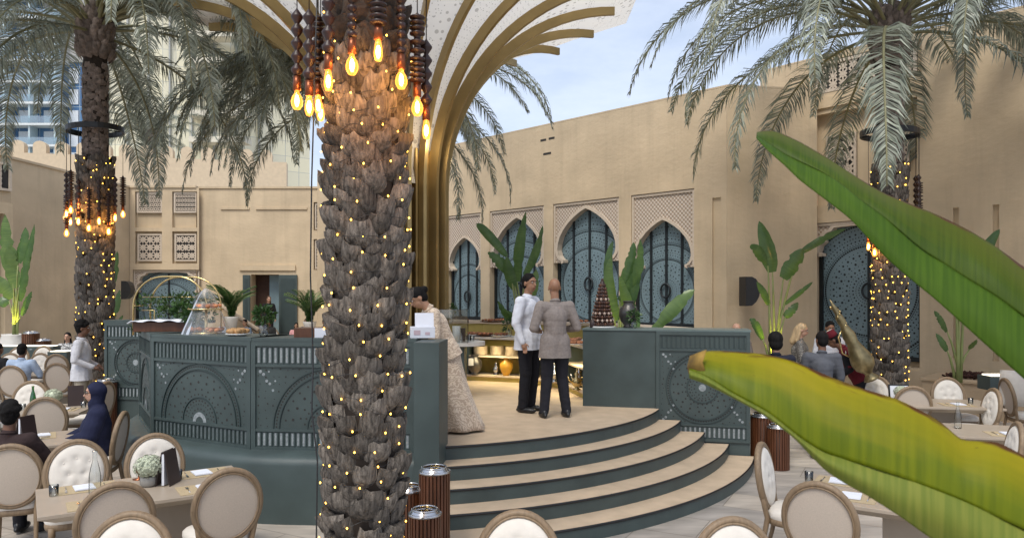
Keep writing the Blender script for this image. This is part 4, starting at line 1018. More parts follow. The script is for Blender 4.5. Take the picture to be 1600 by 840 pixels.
def ringset(cx, cy, z, r, spec, lab, tilt=0):
    t = thing('hanging_ring', 'flat black steel ring around the %s trunk holding long cords' % lab, 'ring', (cx,cy,z))
    mb = MB(); K = 32
    for q in range(K):
        a0, a1 = 2*pi*q/K, 2*pi*(q+1)/K
        v = [Vector((rr*cos(a), rr*sin(a), h+tilt*cos(a)*r)) for a in (a0,a1) for rr in (r-.035,r) for h in (0,.10)]
        mb.add(v, [(2,6,7,3),(0,1,5,4),(1,3,7,5),(0,4,6,2)])
    mb.build('ring', M['black'], t)
    br = MB()
    for a in (20,140,260): br.tube([(0,0,.05),(r*cos(R(a)),r*sin(R(a)),.05)], .012, 5)
    br.build('bracket', M['black'], t)
    for i,(a, zb, k, b, lb) in enumerate(spec):
        pendant(cx+(r-.02)*cos(R(a)), cy+(r-.02)*sin(R(a)), zb, z, k, b, lb, 1.25, 'hanging lamps on the %s palm' % lab, L=.42)
A = ['leftmost','second from left','third from left','fourth from left','fifth from left, before the trunk','sixth from left, before the trunk','seventh from left','eighth from left','rightmost lower','rightmost upper']
pxs = [(104,345),(107,364),(113,335),(127,330),(142,348),(158,358),(171,347),(181,362),(186,340),(178,330)]
sp = []
for i,(px,py) in enumerate(pxs):
    c_ = max(-1,min(1,(px-146)/42.0)); a = -math.degrees(math.acos(c_)) if i%3 else math.degrees(math.acos(c_))
    if 3 <= i <= 6: a = -math.degrees(math.acos(c_))
    sp.append((a, CH-(py+5-HY)/F_*13.9, i%2, i%2, A[i]+' bulb lamp hanging round the left palm'))
ringset(lx_, ly_, 5.45, .50, sp, 'left', .05)
sp = []
for i,(px,py) in enumerate([(1350,385),(1355,395),(1361,380),(1372,372),(1424,345),(1430,350),(1437,342)]):
    c_ = max(-1,min(1,(px-1392)/44.0)); a = -math.degrees(math.acos(c_))
    sp.append((a, CH-(py+5-HY)/F_*12.6, i%2, i%2, ['leftmost','second','third','fourth','fifth','sixth','rightmost'][i]+' bulb lamp from the left hanging round the right palm'))
ringset(rx_, ry_, 5.12, .48, sp, 'right', -.04)
for x,y,z in ((lx_,ly_-.55,4.0),(lx_-.5,ly_-.2,3.8),(lx_+.5,ly_-.2,3.7),(rx_-.55,ry_-.3,3.3)):
    l = bpy.data.lights.new('lamp_glow', 'POINT'); l.energy = 4; l.color = (1,.42,.10); l.shadow_soft_size = .05
    lo = bpy.data.objects.new('lamp_glow', l); col.objects.link(lo); lo.location = (x,y,z)
# black cable hanging beside the near palm
mb = MB(); mb.tube([P(497,-60,4.35),P(492,120,4.35),P(487,280,4.35),P(485,430,4.35),P(488,520,4.35),P(489,580,4.3),P(487,640,4.25),P(496,720,4.2),P(494,860,4.2),P(498,1000,4.2),P(520,1090,4.25)], .0045, 6)
tag(mb.build('power_cable', M['black'], None, True), 'thin black power cable hanging left of the near palm trunk', 'cable')

# ------------------------------------------------------------------ broad leaved plants
def blade(mb, base, tip, wd, bend=(0,0,0), mi=0, nrm=None, torn=0, seed=0, fold=.25, stalk=0):
    """a leaf blade along a curve from base to tip with a folded midrib"""
    rnd = random.Random(seed); base, tip, bend = Vector(base), Vector(tip), Vector(bend); K = 16; rows = []
    mid = (base+tip)/2+bend
    cv = lambda t: base*(1-t)**2+mid*2*t*(1-t)+tip*t*t
    for k in range(K+1):
        t = k/K; p = cv(t); d = (cv(min(1,t+.02))-cv(max(0,t-.02))).normalized()
        n = Vector(nrm) if nrm else Vector((0,-1,.25)); s = d.cross(n); 
        if s.length < .05: s = d.orthogonal()
        s.normalize(); n2 = s.cross(d).normalized()
        w_ = wd/2*(sin(pi*min(1,t*.93+.07)**.8)**.65)*(1+.05*rnd.uniform(-1,1)); 
        if torn and rnd.random() < torn: w_ *= .72
        row = []
        for j in (-1,-.55,0,.55,1):
            row.append(p + s*w_*j - n2*(fold*w_*abs(j)**1.3) + n2*.012*rnd.uniform(-1,1)*abs(j))
        rows.append(row)
    mb.grid(rows, mi)
    return cv
def broad_plant(root_label, cat, base, leaves, pot=None, mats=None, group=None, light=True, le=5):
    t = thing('banana_plant', root_label, cat, base, 0, group); base = Vector(base)
    for i, (st, tp, wd, bend, bright) in enumerate(leaves):
        lf = MB(); st, tp = Vector(st), Vector(tp)
        blade(lf, st, tp, wd, bend, 0, torn=.12, seed=i+int(base.x*10))
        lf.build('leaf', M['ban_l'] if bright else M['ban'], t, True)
        s = MB(); b0 = base+Vector((.05*cos(i*2.1),.05*sin(i*2.1),0)); m_ = b0.lerp(st,.5)+Vector(((b0.x-st.x)*.18,0,0))
        s.tube([b0, b0.lerp(m_,.6), m_.lerp(st,.5)+Vector((0,0,.02)), st], [.035,.028,.02,.012], 7); s.build('stem', M['stem'], t, True)
    if light:
        l = bpy.data.lights.new('plant_uplight', 'SPOT'); l.energy = le*9; l.color = (1,.82,.12); l.spot_size = R(50); l.shadow_soft_size = .03
        lo = bpy.data.objects.new('plant_uplight', l); col.objects.link(lo); lo.location = base+Vector((.0,-.24,.12)); lo.rotation_euler = (R(180-14),0,0)
    return t
def pot_at(x, y, z, r, h, label, name='planter'):
    mb = MB(); mb.lathe([(r*.55,0),(r*.8,h*.15),(r*1.0,h*.5),(r*.93,h*.82),(r*.74,h*.97),(r*.78,h),(r*.70,h),(r*.66,h*.92),(0,h*.9)], seg=28)
    tag(mb.build(name, M['pot'], None, False, (x,y,z)), label, 'planter')
def leaves_px(D, L):
    out = []
    for (sx,sy,tx,ty,w_,bx,by,br) in L:
        a, b = P(sx,sy,D), P(tx,ty,D-.1*((tx-sx)%3)); out.append((a, b, w_*D/F_, Vector((bx*D/F_,-.05,-by*D/F_)), br))
    return out
# left edge, white bowl
D = 19.9; b = Vector((*at(24,D), 1.2))
broad_plant('banana plant in a white bowl at the left edge, lit yellow at its foot', 'potted plant', b, leaves_px(D, [(25,450,8,335,26,-10,0,1),(28,410,40,355,20,6,0,0),(32,440,54,350,12,4,0,0),(30,470,46,400,14,0,0,0),(33,492,50,455,12,2,-6,0),(20,465,-12,430,22,-4,-6,1),(14,470,-6,478,18,-4,-4,0),(20,430,12,385,22,0,0,1)]), le=6)
pot_at(b.x, b.y, 0, .42, 1.27, 'wide white bowl planter at the far left holding the lit banana plant')
# behind left palm
D = 17; b = Vector((*at(176,D), .0))
broad_plant('slender banana plant behind the left palm trunk near the wall speaker', 'plant', b, leaves_px(D, [(172,450,183,392,14,3,0,0),(174,460,172,420,13,-2,0,0),(172,500,187,452,14,4,0,0),(178,520,192,492,9,0,0,0)]), light=False)
# middle, behind the chef
D = 16.3; b = Vector((*at(815,D), 1.2))
broad_plant('tall banana plant with drooping torn leaves behind the man in white', 'plant', b, leaves_px(D, [(808,440,822,330,17,-6,0,0),(820,430,848,352,13,8,0,0),(792,400,744,350,15,-18,-26,0),(800,430,762,394,18,-6,-12,0),(806,452,792,400,18,-6,0,0),(826,470,838,420,16,4,0,1),(800,505,778,470,10,-4,-4,0),(812,505,790,485,8,0,-4,0)]), light=False)
# right of macaron tower
D = 11.7; b = Vector((*at(968,D), ZP))
broad_plant('banana plant with long leaves behind the side wall, right of the dessert tower', 'plant', b, leaves_px(D, [(966,500,955,400,20,-18,0,1),(958,470,958,376,15,-16,-10,0),(972,450,990,378,18,8,-10,0),(968,470,1000,372,18,22,10,0),(974,500,996,420,16,10,-14,0),(985,470,990,520,20,6,20,0),(990,510,968,430,18,0,0,1),(1020,520,1086,452,22,10,-22,1)]), le=7)
# white pot by the right wall
D = 14.6; b = Vector((*at(1207,D), .85))
broad_plant('tall banana plant in a round white pot in the corner beside the black speaker', 'potted plant', b, leaves_px(D, [(1207,425,1186,345,26,4,0,0),(1200,415,1172,388,18,-6,-22,0),(1202,476,1182,440,12,0,-6,0),(1224,435,1255,388,24,4,-8,0),(1250,395,1322,357,12,4,-8,0),(1226,475,1270,440,8,8,-6,0),(1226,495,1247,472,14,2,0,0),(1192,530,1171,500,13,-4,-20,0)]), le=8)
pot_at(b.x, b.y, 0, .42, 1.02, 'round white pot in the corner holding the tall banana plant beside the speaker')
# ------------------------------------------------------------------ right planter and its plant
pl2 = Plane((8.0,14.9), (11.6,11.3)); 
t = thing('raised_planter', 'low plastered planter with mulch along the right wall', 'planter', (8.6,14.1,0))
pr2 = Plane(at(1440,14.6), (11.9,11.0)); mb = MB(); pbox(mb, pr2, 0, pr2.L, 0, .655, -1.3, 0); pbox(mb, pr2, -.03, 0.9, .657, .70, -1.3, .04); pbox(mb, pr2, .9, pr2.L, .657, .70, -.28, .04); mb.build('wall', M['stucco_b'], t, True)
rnd = random.Random(4); mb = MB()
for k in range(700):
    s = rnd.uniform(.3,2.8); o = -rnd.uniform(.3,1.15); p = pr2(s,.665+rnd.uniform(0,.05)+.06*sin(s*2),o); r = rnd.uniform(.02,.05)
    mb.box(p, (r*2.4,r,r*.5), rnd.uniform(0,6), 0, rnd.uniform(-.5,.5), rnd.uniform(-.5,.5))
tag(mb.build('mulch', M['mulch'], t, True), kind='stuff')
D = 14.0; p_ = P(1497,585,D); b = Vector((p_.x,p_.y,.68))
broad_plant('banana plant with pale stems growing from the mulch in the right planter', 'plant', b, leaves_px(D, [(1480,518,1460,485,11,-2,-4,0),(1480,548,1462,520,11,0,-2,0),(1494,470,1480,360,18,-4,0,0),(1508,440,1562,358,20,8,-16,0),(1515,545,1526,530,9,0,0,1),(1500,450,1510,370,18,2,0,0)]), light=False)
# ------------------------------------------------------------------ leaves close to the camera
def near_leaf(parent, up, lo, D0, D1, dm, m, nm, K=40, seed=1, bulge=.01):
    def samp(pts, x):
        for i in range(len(pts)-1):
            if pts[i][0] <= x <= pts[i+1][0]:
                f = (x-pts[i][0])/(pts[i+1][0]-pts[i][0]+1e-9); return pts[i][1]*(1-f)+pts[i+1][1]*f
        return pts[0][1] if x < pts[0][0] else pts[-1][1]
    x0, x1 = up[0][0], up[-1][0]; rows = []; rnd = random.Random(seed)
    for k in range(K+1):
        f = k/K; x = x0+(x1-x0)*f**1.3; yu, yl = samp(up, x), samp(lo, x); D = D0+(D1-D0)*f; row = []
        for j in range(9):
            t = j/8; y = yl*(1-t)+yu*t; d = D+dm[0]*(1-t)+dm[1]*t - bulge*sin(pi*t) + .0015*sin(k*.5+j*.4) 
            row.append(P(x, y, d))
        rows.append(row)
    mb = MB(); mb.grid(rows); o = mb.build(nm, m, parent, True, solid=.0012)
    sub = o.modifiers.new('u','SUBSURF'); sub.levels = 1; sub.render_levels = 1
    o.modifiers.move(1,0)
    return o
t = thing('banana_leaf', 'large green banana leaf reaching in from the right edge close by, above', 'leaf', P(1700,560,.95))
U = [(1182,207),(1196,204),(1215,206),(1250,222),(1291,246),(1340,278),(1380,302),(1420,318),(1460,334),(1511,358),(1560,388),(1600,418),(1720,490)]
RD = [(1182,213),(1200,224),(1230,244),(1262,258),(1291,272),(1320,292),(1346,314),(1380,338),(1417,370),(1440,390),(1475,412),(1511,436),(1555,462),(1600,494),(1720,580)]
LO = [(1182,216),(1200,236),(1230,262),(1247,280),(1290,312),(1328,341),(1381,400),(1420,434),(1460,466),(1511,512),(1560,556),(1600,592),(1720,690)]
near_leaf(t, U, RD, 1.25, .98, (0,.05), M['near1'], 'upper_blade', seed=3)
near_leaf(t, RD, LO, 1.25, .98, (-.035,0), M['near3'], 'lower_blade', seed=4)
mb = MB(); pts = [P(x,y+1,1.245+(.98-1.25)*((x-1182)/538.0)) for x,y in RD]; mb.tube(pts, [.0006+.0022*i/len(pts) for i in range(len(pts))], 6); mb.build('midrib', mat('reddish_midrib', (.20,.16,.04), .5), t, True)
t = thing('banana_leaf', 'large yellow green banana leaf with browned tip close by, below', 'leaf', P(1700,800,.85))
U = [(1077,560),(1090,552),(1104,548),(1130,548),(1170,551),(1200,554),(1240,564),(1300,590),(1350,608),(1400,622),(1440,642),(1470,658),(1490,676),(1500,688),(1560,690),(1600,712),(1720,770)]
RD = [(1077,578),(1100,586),(1120,598),(1143,613),(1200,643),(1250,684),(1286,707),(1330,720),(1371,733),(1400,742),(1443,758),(1480,772),(1514,786),(1560,808),(1600,826),(1720,880)]
LO = [(1077,590),(1100,598),(1140,618),(1190,645),(1240,682),(1290,735),(1330,760),(1354,772),(1407,806),(1457,842),(1520,880),(1600,925),(1720,1000)]
near_leaf(t, U, RD, 1.05, .85, (0,.05), M['near2'], 'upper_blade', seed=5)
near_leaf(t, RD, LO, 1.05, .85, (-.005,0), M['near4'], 'lower_blade', seed=6)
mb = MB(); pts = [P(x,y+1,1.045+(.85-1.05)*((x-1077)/643.0)) for x,y in RD]; mb.tube(pts, [.0006+.002*i/len(pts) for i in range(len(pts))], 6); mb.build('midrib', mat('yellow_midrib', (.30,.30,.06), .5), t, True)
mb = MB(); 
rows = [[P(1078,556,1.06),P(1074,572,1.055),P(1078,590,1.06)],[P(1090,551,1.045),P(1088,570,1.04),P(1094,594,1.05)],[P(1104,546,1.045),P(1098,566,1.035),P(1108,598,1.045)]]
mb.grid(rows); mb.build('dry_tip', mat('dry_leaf_tip', (.20,.12,.02), .8, var=.5, scale=60), t, True, solid=.001)
# foliage tufts
def tuft(mb, c, r, n, seed, ls=.05, wl=.5, up=.3):
    rnd = random.Random(seed); c = Vector(c)
    for k in range(n):
        d = Vector((rnd.gauss(0,1), rnd.gauss(0,1), rnd.gauss(0,1)+up)).normalized(); q = c+d*r*rnd.uniform(.35,1.0)
        s = d.cross(Vector((rnd.uniform(-1,1),rnd.uniform(-1,1),rnd.uniform(-1,1)))).normalized(); l = ls*rnd.uniform(.7,1.3)
        tdir = (d+Vector((0,0,-.4))*rnd.random()).normalized()
        mb.add([q, q+tdir*l*.5+s*l*wl/2, q+tdir*l, q+tdir*l*.5-s*l*wl/2], [(0,1,2,3)])
def potted(x, y, z, r, h, label, pm, n=160, ls=.07, cat='potted plant', seed=1, pr=.5, name='potted_plant'):
    t = thing(name, label, cat, (x,y,z))
    mb = MB(); mb.lathe([(r*pr*.7,0),(r*pr,h*.12),(r*pr,h*.36),(r*pr*.8,h*.40),(0,h*.38)], seg=16); mb.build('pot', pm, t)
    mb = MB(); tuft(mb, (0,0,h*.68), r, n, seed, ls); mb.build('foliage', M['shrub'], t); return t
# bushes by the far doorway and at the wall
def fern(px, D, z0, H, w_, label, seed):
    x, y = at(px, D); t = thing('potted_palm', label, 'plant', (x,y,z0)); rnd = random.Random(seed)
    mb = MB(); mb.lathe([(.16,0),(.24,.35),(.26,.4),(0,.38)], seg=14); mb.build('pot', M['pot'], t)
    for k in range(26):
        f = MB(); a = rnd.uniform(0,2*pi); L_ = H*rnd.uniform(.6,1.0); pts = []
        for i in range(7):
            s = i/6; pts.append(Vector((cos(a)*w_*s*s*.9, sin(a)*w_*s*s*.9, .38+L_*(s-.35*s*s))))
        f.tube(pts, .008, 4, 1)
        for i in range(1,7):
            for sd in (-1,1):
                for j in range(4):
                    q = pts[i-1].lerp(pts[i], j/4); t_ = (pts[i]-pts[i-1]).normalized(); s_ = t_.cross(Vector((0,0,1))); 
                    if s_.length < .1: s_ = Vector((1,0,0))
                    s_.normalize(); d = (s_*sd+t_*.7).normalized(); l = .28*(1-.5*abs(i-3.5)/3.5)
                    f.add([q, q+d*l*.5+t_*.028, q+d*l+Vector((0,0,-.06)), q+d*l*.5-t_*.028], [(0,1,2,3)])
        f.build('frond', [M['shrub'], M['stem']], t)
fern(362, 27.2, 1.1, 1.9, .95, 'bushy potted palm left of the far open doorway', 3)
fern(484, 27.5, .9, 1.9, 1.0, 'bushy potted palm right of the far open doorway', 5)
# ------------------------------------------------------------------ chairs
def make_chair():
    t = thing('dining_chair', 'x', 'chair')
    tilt = Matrix.Translation((0,.21,.42)) @ Matrix.Rotation(R(-9),4,'X')
    W_, H_, cz = .245, .285, .325
    def oval(a, k=1.0, y=0): return tilt @ Vector((W_*k*cos(a), y, cz+H_*k*sin(a)))
    f = MB(); f.tube([oval(2*pi*i/40) for i in range(41)], .028, 8, flat=.85, cap=False); f.tube([oval(2*pi*i/40,.93,-.020) for i in range(41)], .008, 6, cap=False); f.tube([oval(2*pi*i/40,.93,.022) for i in range(41)], .007, 6, cap=False)
    f.build('back_frame', M['oak'], t)
    c = MB(); rows = []; tufts = [(-.45,.38),(0,.5),(.45,.38),(-.28,-.02),(.28,-.02),(-.5,-.38),(0,-.42),(.5,-.38)]
    for i in range(13):
        rr = i/12; row = []
        for k in range(36):
            a = 2*pi*k/36; u, v = rr*cos(a), rr*sin(a); b = .038*(1-rr**4)**.6
            for (tu,tv) in tufts: b -= .020*exp(-((u-tu)**2+(v-tv)**2)/.012)
            row.append(tilt @ Vector((W_*.91*u, -.012-b, cz+H_*.92*v)))
        rows.append(row)
    c.grid(rows, uv=False, closed=True); bc_ = c.build('back_cushion', M['ivory'], t)
    bt = MB()
    for (u,v) in tufts: bt.ell(tilt @ Vector((W_*.91*u, -.030, cz+H_*.92*v)), (.009,.006,.009), 6, 4)
    b2 = bt.build('buttons', M['ivory'], bc_)
    r = MB(); rows = []
    for i in range(6):
        rr = i/5; rows.append([tilt @ Vector((W_*.93*rr*cos(2*pi*k/32), .012+.012*(1-rr*rr), cz+H_*.94*rr*sin(2*pi*k/32))) for k in range(32)])
    r.grid(rows, uv=False, closed=True, flip=True); r.build('back_panel', M['linen'], t)
    def seat_o(k, z, e=0):
        out = []
        for i in range(28):
            a = 2*pi*i/28; cx = math.copysign(abs(cos(a))**.55, cos(a)); sy = math.copysign(abs(sin(a))**.6, sin(a)); w = .255-.03*sy
            out.append(Vector((w*cx*k, (.235*sy)*k-.01, z)))
        return out
    s = MB(); s.grid([seat_o(.97,.425), seat_o(1.0,.445), seat_o(.99,.48), seat_o(.9,.503), seat_o(.6,.515), seat_o(.25,.52), seat_o(.01,.52)], uv=False, closed=True); s.build('seat', M['ivory'], t)
    s = MB(); s.grid([seat_o(.9,.372), seat_o(.97,.374), seat_o(.985,.40), seat_o(.975,.428), seat_o(.85,.43)], uv=False, closed=True); s.add(seat_o(.9,.372), [tuple(range(28))]); s.build('seat_frame', M['oak'], t)
    for sx in (-1,1):
        l = MB(); l.lathe([(.011,0),(.016,.01),(.014,.03),(.024,.30),(.021,.315),(.028,.325),(.028,.40),(0,.40)], (.205*sx,-.20,0), 10); l.build('leg', M['oak'], t)
        l = MB(); l.tube([Vector((.20*sx,.30,0)), Vector((.19*sx,.245,.2)), Vector((.185*sx,.205,.42)), tilt @ Vector((.20*sx,.0,.10)), tilt @ Vector((.225*sx,.0,.24))], [.015,.019,.024,.023,.02], 8); l.build('leg', M['oak'], t)
    return t
chair0 = make_chair(); chair_used = []
def chair(px, D, face, label, sc_=1.0, pos=None):
    x, y = pos if pos else at(px, D); d = Vector(face).normalized(); loc = (x+d.x*.24, y+d.y*.24, 0); rz = atan2(d.x, -d.y)
    g = 'round backed dining chairs'
    if not chair_used: o = chair0; o.location = loc; o.rotation_euler = (0,0,rz); o['label'] = label; o['group'] = g
    else: o = dup(chair0, loc, rz, label, g)
    chair_used.append(o); return o
nr = (-.55,.83); fr_ = (.55,-.83)
chair(355,5.71,nr,'beige backed oval chair at the right front corner of the nearest left table')
chair(180,5.29,nr,'beige backed oval chair at the near side of the left front table, second from right')
chair(200,4.47,(.15,-1),'white tufted chair cut by the bottom edge below the left front table')
chair(120,6.7,fr_,'white tufted chair behind the glass bottle on the left front table')
chair(243,7.0,fr_,'white tufted chair behind the dark menu and hydrangea')
chair(18,6.62,(-.35,.94),'beige backed chair at the left edge holding the guest in brown')
chair(184,8.35,(-1,-.22),'white tufted chair turned sideways behind the woman in navy')
chair(72,9.57,(-.3,.95),'beige backed chair left of the woman in the navy headscarf')
chair(47,11.2,(.2,-1),'white tufted chair behind the green bottle')
chair(20,13.7,(-.1,1),'beige backed chair of the guest in the pale blue shirt')
chair(91,14.2,(-.1,1),'beige backed chair just left of the standing waiter')
chair(90,16.3,(-.1,1),'small beige backed chair beyond the far left table near the waiter')
chair(61,16.4,(0,-1),'white tufted chair at the far left table behind the guest in blue')
chair(66,18.6,(0,-1),'farthest white tufted chair below the brown lanterns')
chair(14,16.4,(.1,-1),'white tufted chair left of the guest in blue')
chair(28,18.2,(.1,-1),'farthest white tufted chair at the left under the white bowl')
chair(160,11.2,(-1,.1),'chair seen side on between the waiter and the lit palm')
chair(1200,6.6,(.83,-.5),'white tufted chair turned right beside the foot of the curved steps')
chair(1282,5.3,(.57,.82),'beige backed chair in front of the right front table')
chair(1150,4.36,(.1,-1),'white tufted chair top at the bottom edge right of the steps')
chair(810,4.5,(.05,-1),'white tufted chair top at the bottom edge before the steps')
chair(1425,10.7,(.25,1),'beige backed chair left of the framed menu, above the yellow leaf')
chair(1482,11.7,(-.1,-1),'white tufted chair behind the small framed menu')
chair(1367,11.9,(-.75,-.6),'white tufted chair at the foot of the right palm')
chair(1546,10.4,(-1,.12),'chair seen side on at the end of the far right table')
chair(1577,11.6,(1,-.2),'tufted chair facing the teal bench at the right')
chair(1580,7.7,(-1,.35),'chair back cut by the right edge beside the second right table')
# ------------------------------------------------------------------ tables
def table(x, y, rz, label, L=1.56, W=.92, group='rectangular dining tables'):
    t = thing('dining_table', label, 'table', (x,y,0), rz, group)
    a = MB(); a.box((0,0,.736), (L,W,.028)); a.build('tabletop', M['table'], t, bevel=.003)
    a = MB(); v = [(-L/2+.01,-W/2+.01,.72),(L/2-.01,-W/2+.01,.72),(L/2-.01,W/2-.01,.72),(-L/2+.01,W/2-.01,.72),(-L/2+.12,-W/2+.12,.66),(L/2-.12,-W/2+.12,.66),(L/2-.12,W/2-.12,.66),(-L/2+.12,W/2-.12,.66)]
    a.add(v, [(0,1,5,4),(1,2,6,5),(2,3,7,6),(3,0,4,7),(4,5,6,7)]); a.build('apron', M['table'], t)
    a = MB(); a.box((.1,0,.34), (.5,.12,.64)); a.box((.1,0,.012),(.7,.5,.024)); a.build('pedestal', M['table'], t, bevel=.004)
    return t
a1 = R(33.5)
T1 = table(-3.05,6.18,a1,'greige dining table in the left foreground set with menu, hydrangea and water bottle')
T2 = table(-5.55,8.05,R(32),'greige dining table in front of the woman in the navy headscarf')
T3 = table(-6.75,10.35,R(12),'greige dining table with a green bottle, left of the waiter')
T4 = table(-9.35,15.1,R(6),'far left dining table of the guest in the pale blue shirt')
T5 = table(3.12,5.88,R(-33),'greige dining table in the right foreground partly under the yellow leaf')
T6 = table(5.75,8.7,R(-14),'greige dining table in the middle right beside the yellow leaf edge')
T7 = table(6.25,10.95,R(-10),'greige dining table before the right planter with a framed menu')
def on(t, u, v, z=.75): 
    c, s = cos(t.rotation_euler.z), sin(t.rotation_euler.z); return (t.location.x+c*u-s*v, t.location.y+s*u+c*v, z)
# table things; each is a prototype copied per place
def setting(t, u, v, ang, lab, glass=True):
    z = t.rotation_euler.z+ang; p = on(t,u,v)
    pm = MB(); pm.box((0,0,.0025), (.42,.30,.004)); o = pm.build('placemat', M['mat'], None, False, p); o.rotation_euler = (0,0,z); tag(o, 'straw placemat '+lab, 'placemat', 'placemats')
    q = Vector((cos(z),sin(z),0)); n = Vector((-sin(z),cos(z),0)); p = Vector(p)
    nk = MB(); nk.box((0,0,.007), (.15,.19,.005)); nk.box((.004,.003,.0125), (.14,.18,.005), R(2)); o = nk.build('napkin', M['paper'], None, False, p+q*.02+Vector((0,0,.0035))); o.rotation_euler = (0,0,z+.06); tag(o, 'folded white napkin '+lab, 'napkin', 'napkins')
    for k,(nm,dx) in enumerate((('fork',-.13),('knife',.15))):
        c = MB(); c.tube([(0,-.09,.004),(0,-.02,.006),(0,.03,.005)], [.005,.003,.003], 6); 
        if nm == 'fork':
            c.box((0,.045,.006), (.022,.03,.003)); 
            for j in (-1,0,1): c.box((j*.008,.073,.006), (.004,.03,.003))
        else: c.box((.003,.07,.006), (.016,.085,.002))
        o = c.build(nm, M['steel'], None, False, p+q*dx+Vector((0,0,.0035))); o.rotation_euler = (0,0,z); tag(o, 'steel %s %s' % (nm, lab), nm, nm+'s')
    if glass:
        g = MB(); g.lathe([(.030,0),(.033,.004),(.036,.09),(.034,.09),(.030,.006),(0,.006)], seg=16, cap=False); o = g.build('water_glass', M['glass'], None, False, p+q*.24+n*.13); tag(o, 'clear tumbler '+lab, 'glass', 'tumblers')
def bottle(t, u, v, m, lab, s=1.0):
    g = MB(); g.lathe([(0,0),(.038,0),(.040,.02),(.040,.13),(.030,.19),(.015,.25),(.014,.30),(.017,.302),(.017,.315),(.012,.315)], seg=18); g.v = [(a*s,b*s,c*s) for a,b,c in g.v]
    tag(g.build('bottle', m, None, False, on(t,u,v)), lab, 'bottle')
def menu(t, u, v, ang, lab, frame=False):
    o = thing('menu_holder' if not frame else 'framed_menu', lab, 'menu', on(t,u,v), t.rotation_euler.z+ang)
    if frame:
        b = MB(); b.box((0,0,.12), (.30,.02,.24), 0,0,R(-8)); b.build('frame', M['black'], o); b = MB(); b.box((0,-.014,.12), (.26,.006,.20), 0,0,R(-8)); b.build('sheet', M['paper'], o)
    else:
        for sg in (-1,1):
            b = MB(); b.box((0,.035*sg,.145), (.20,.006,.29), 0, 0, R(10*sg)); b.build('cover', M['brown'], o)
        b = MB(); b.box((-.005,0,.14), (.18,.02,.26)); b.build('pages', M['paper'], o)
def hydrangea(t, u, v, lab, r=.115):
    o = thing('flower_arrangement', lab, 'flowers', on(t,u,v))
    b = MB(); b.lathe([(.05,0),(.068,.02),(.068,.08),(.06,.085),(0,.08)], seg=16); b.build('vase', mat('grey_vase', (.25,.24,.22), .5), o)
    rnd = random.Random(int(u*100)+9); b = MB(); b.ell((0,0,.085+r*.7), (r*.86,r*.86,r*.7), 14, 9)
    for k in range(420):
        d = Vector((rnd.gauss(0,1),rnd.gauss(0,1),rnd.gauss(0,1)+.2)).normalized(); q = Vector((0,0,.085+r*.7))+Vector((d.x*r,d.y*r,d.z*r*.82))*rnd.uniform(.9,1.06); a = d.orthogonal().normalized(); c_ = d.cross(a); s = .012
        ph = rnd.uniform(0,1.5)
        for j in range(4):
            e = a*cos(ph+j*pi/2)+c_*sin(ph+j*pi/2); f = d.cross(e); b.add([q, q+e*s*.6+f*s*.45+d*.003, q+e*s*1.15+d*.001, q+e*s*.6-f*s*.45+d*.003], [(0,1,2,3)])
    b.build('blooms', mat('hydrangea_bloom', (.46,.50,.38), .8, var=.3, scale=30, island=.25), o)
setting(T1,-.42,.27,R(180),'beside the chair behind the glass bottle, front left table'); setting(T1,.50,.27,R(180),'at the far right corner of the front left table')
setting(T1,-.38,-.29,0,'at the near left place of the front left table',False); setting(T1,.40,-.28,0,'at the near right place of the front left table',False)
bottle(T1,-.38,.02,M['glass'],'tall clear glass water bottle on the left front table',1.12); menu(T1,.17,.05,R(55),'dark brown standing menu folder on the left front table'); hydrangea(T1,.02,.06,'pale green hydrangea ball beside the dark menu, left front table')
cl = MB(); cl.lathe([(.05,0),(.052,.004),(.008,.01),(.008,.05),(.03,.06),(.036,.10),(.030,.105)], seg=16); tag(cl.build('copper_cup', M['copper'], None, False, on(T1,-.02,.36)), 'small copper stand before the tufted chairs, left front table', 'cup')
setting(T2,.35,.2,R(90),'before the woman in navy'); setting(T2,-.2,-.25,0,'before the guest in brown'); menu(T2,.22,-.12,R(50),'dark menu folder on the table of the woman in navy'); bottle(T2,-.05,.05,M['glass'],'clear bottle on the table between the guest in brown and the woman in navy')
setting(T3,.45,-.15,0,'at the right end of the green bottle table'); setting(T3,-.3,-.2,0,'at the left of the green bottle table'); bottle(T3,.0,.1,M['glassg'],'green glass bottle on the table left of the waiter'); hydrangea(T3,.25,.12,'pale hydrangea ball beside the green bottle'); menu(T3,.5,.25,R(20),'small dark menu card beside the hydrangea near the waiter')
setting(T4,.1,.1,0,'on the far left table'); bottle(T4,.35,.1,M['glass'],'clear bottle on the far left table')
setting(T5,-.50,.25,R(180),'at the far left of the right front table'); setting(T5,-.38,-.2,0,'at the near left of the right front table'); setting(T5,.3,.25,R(180),'at the far right of the right front table')
hydrangea(T5,.0,.02,'hydrangea ball partly under the yellow leaf on the right front table',.10)
setting(T6,.0,-.2,0,'at the near middle of the second right table'); setting(T6,.45,.15,R(180),'at the right of the second right table'); bottle(T6,-.42,.1,M['glass'],'clear bottle rising behind the yellow leaf on the second right table')
hydrangea(T7,-.45,0,'hydrangea ball beside the framed menu by the planter',.1); menu(T7,-.42,.2,R(5),'small black framed menu on the table before the planter',True); setting(T7,.25,-.15,0,'on the table before the planter')
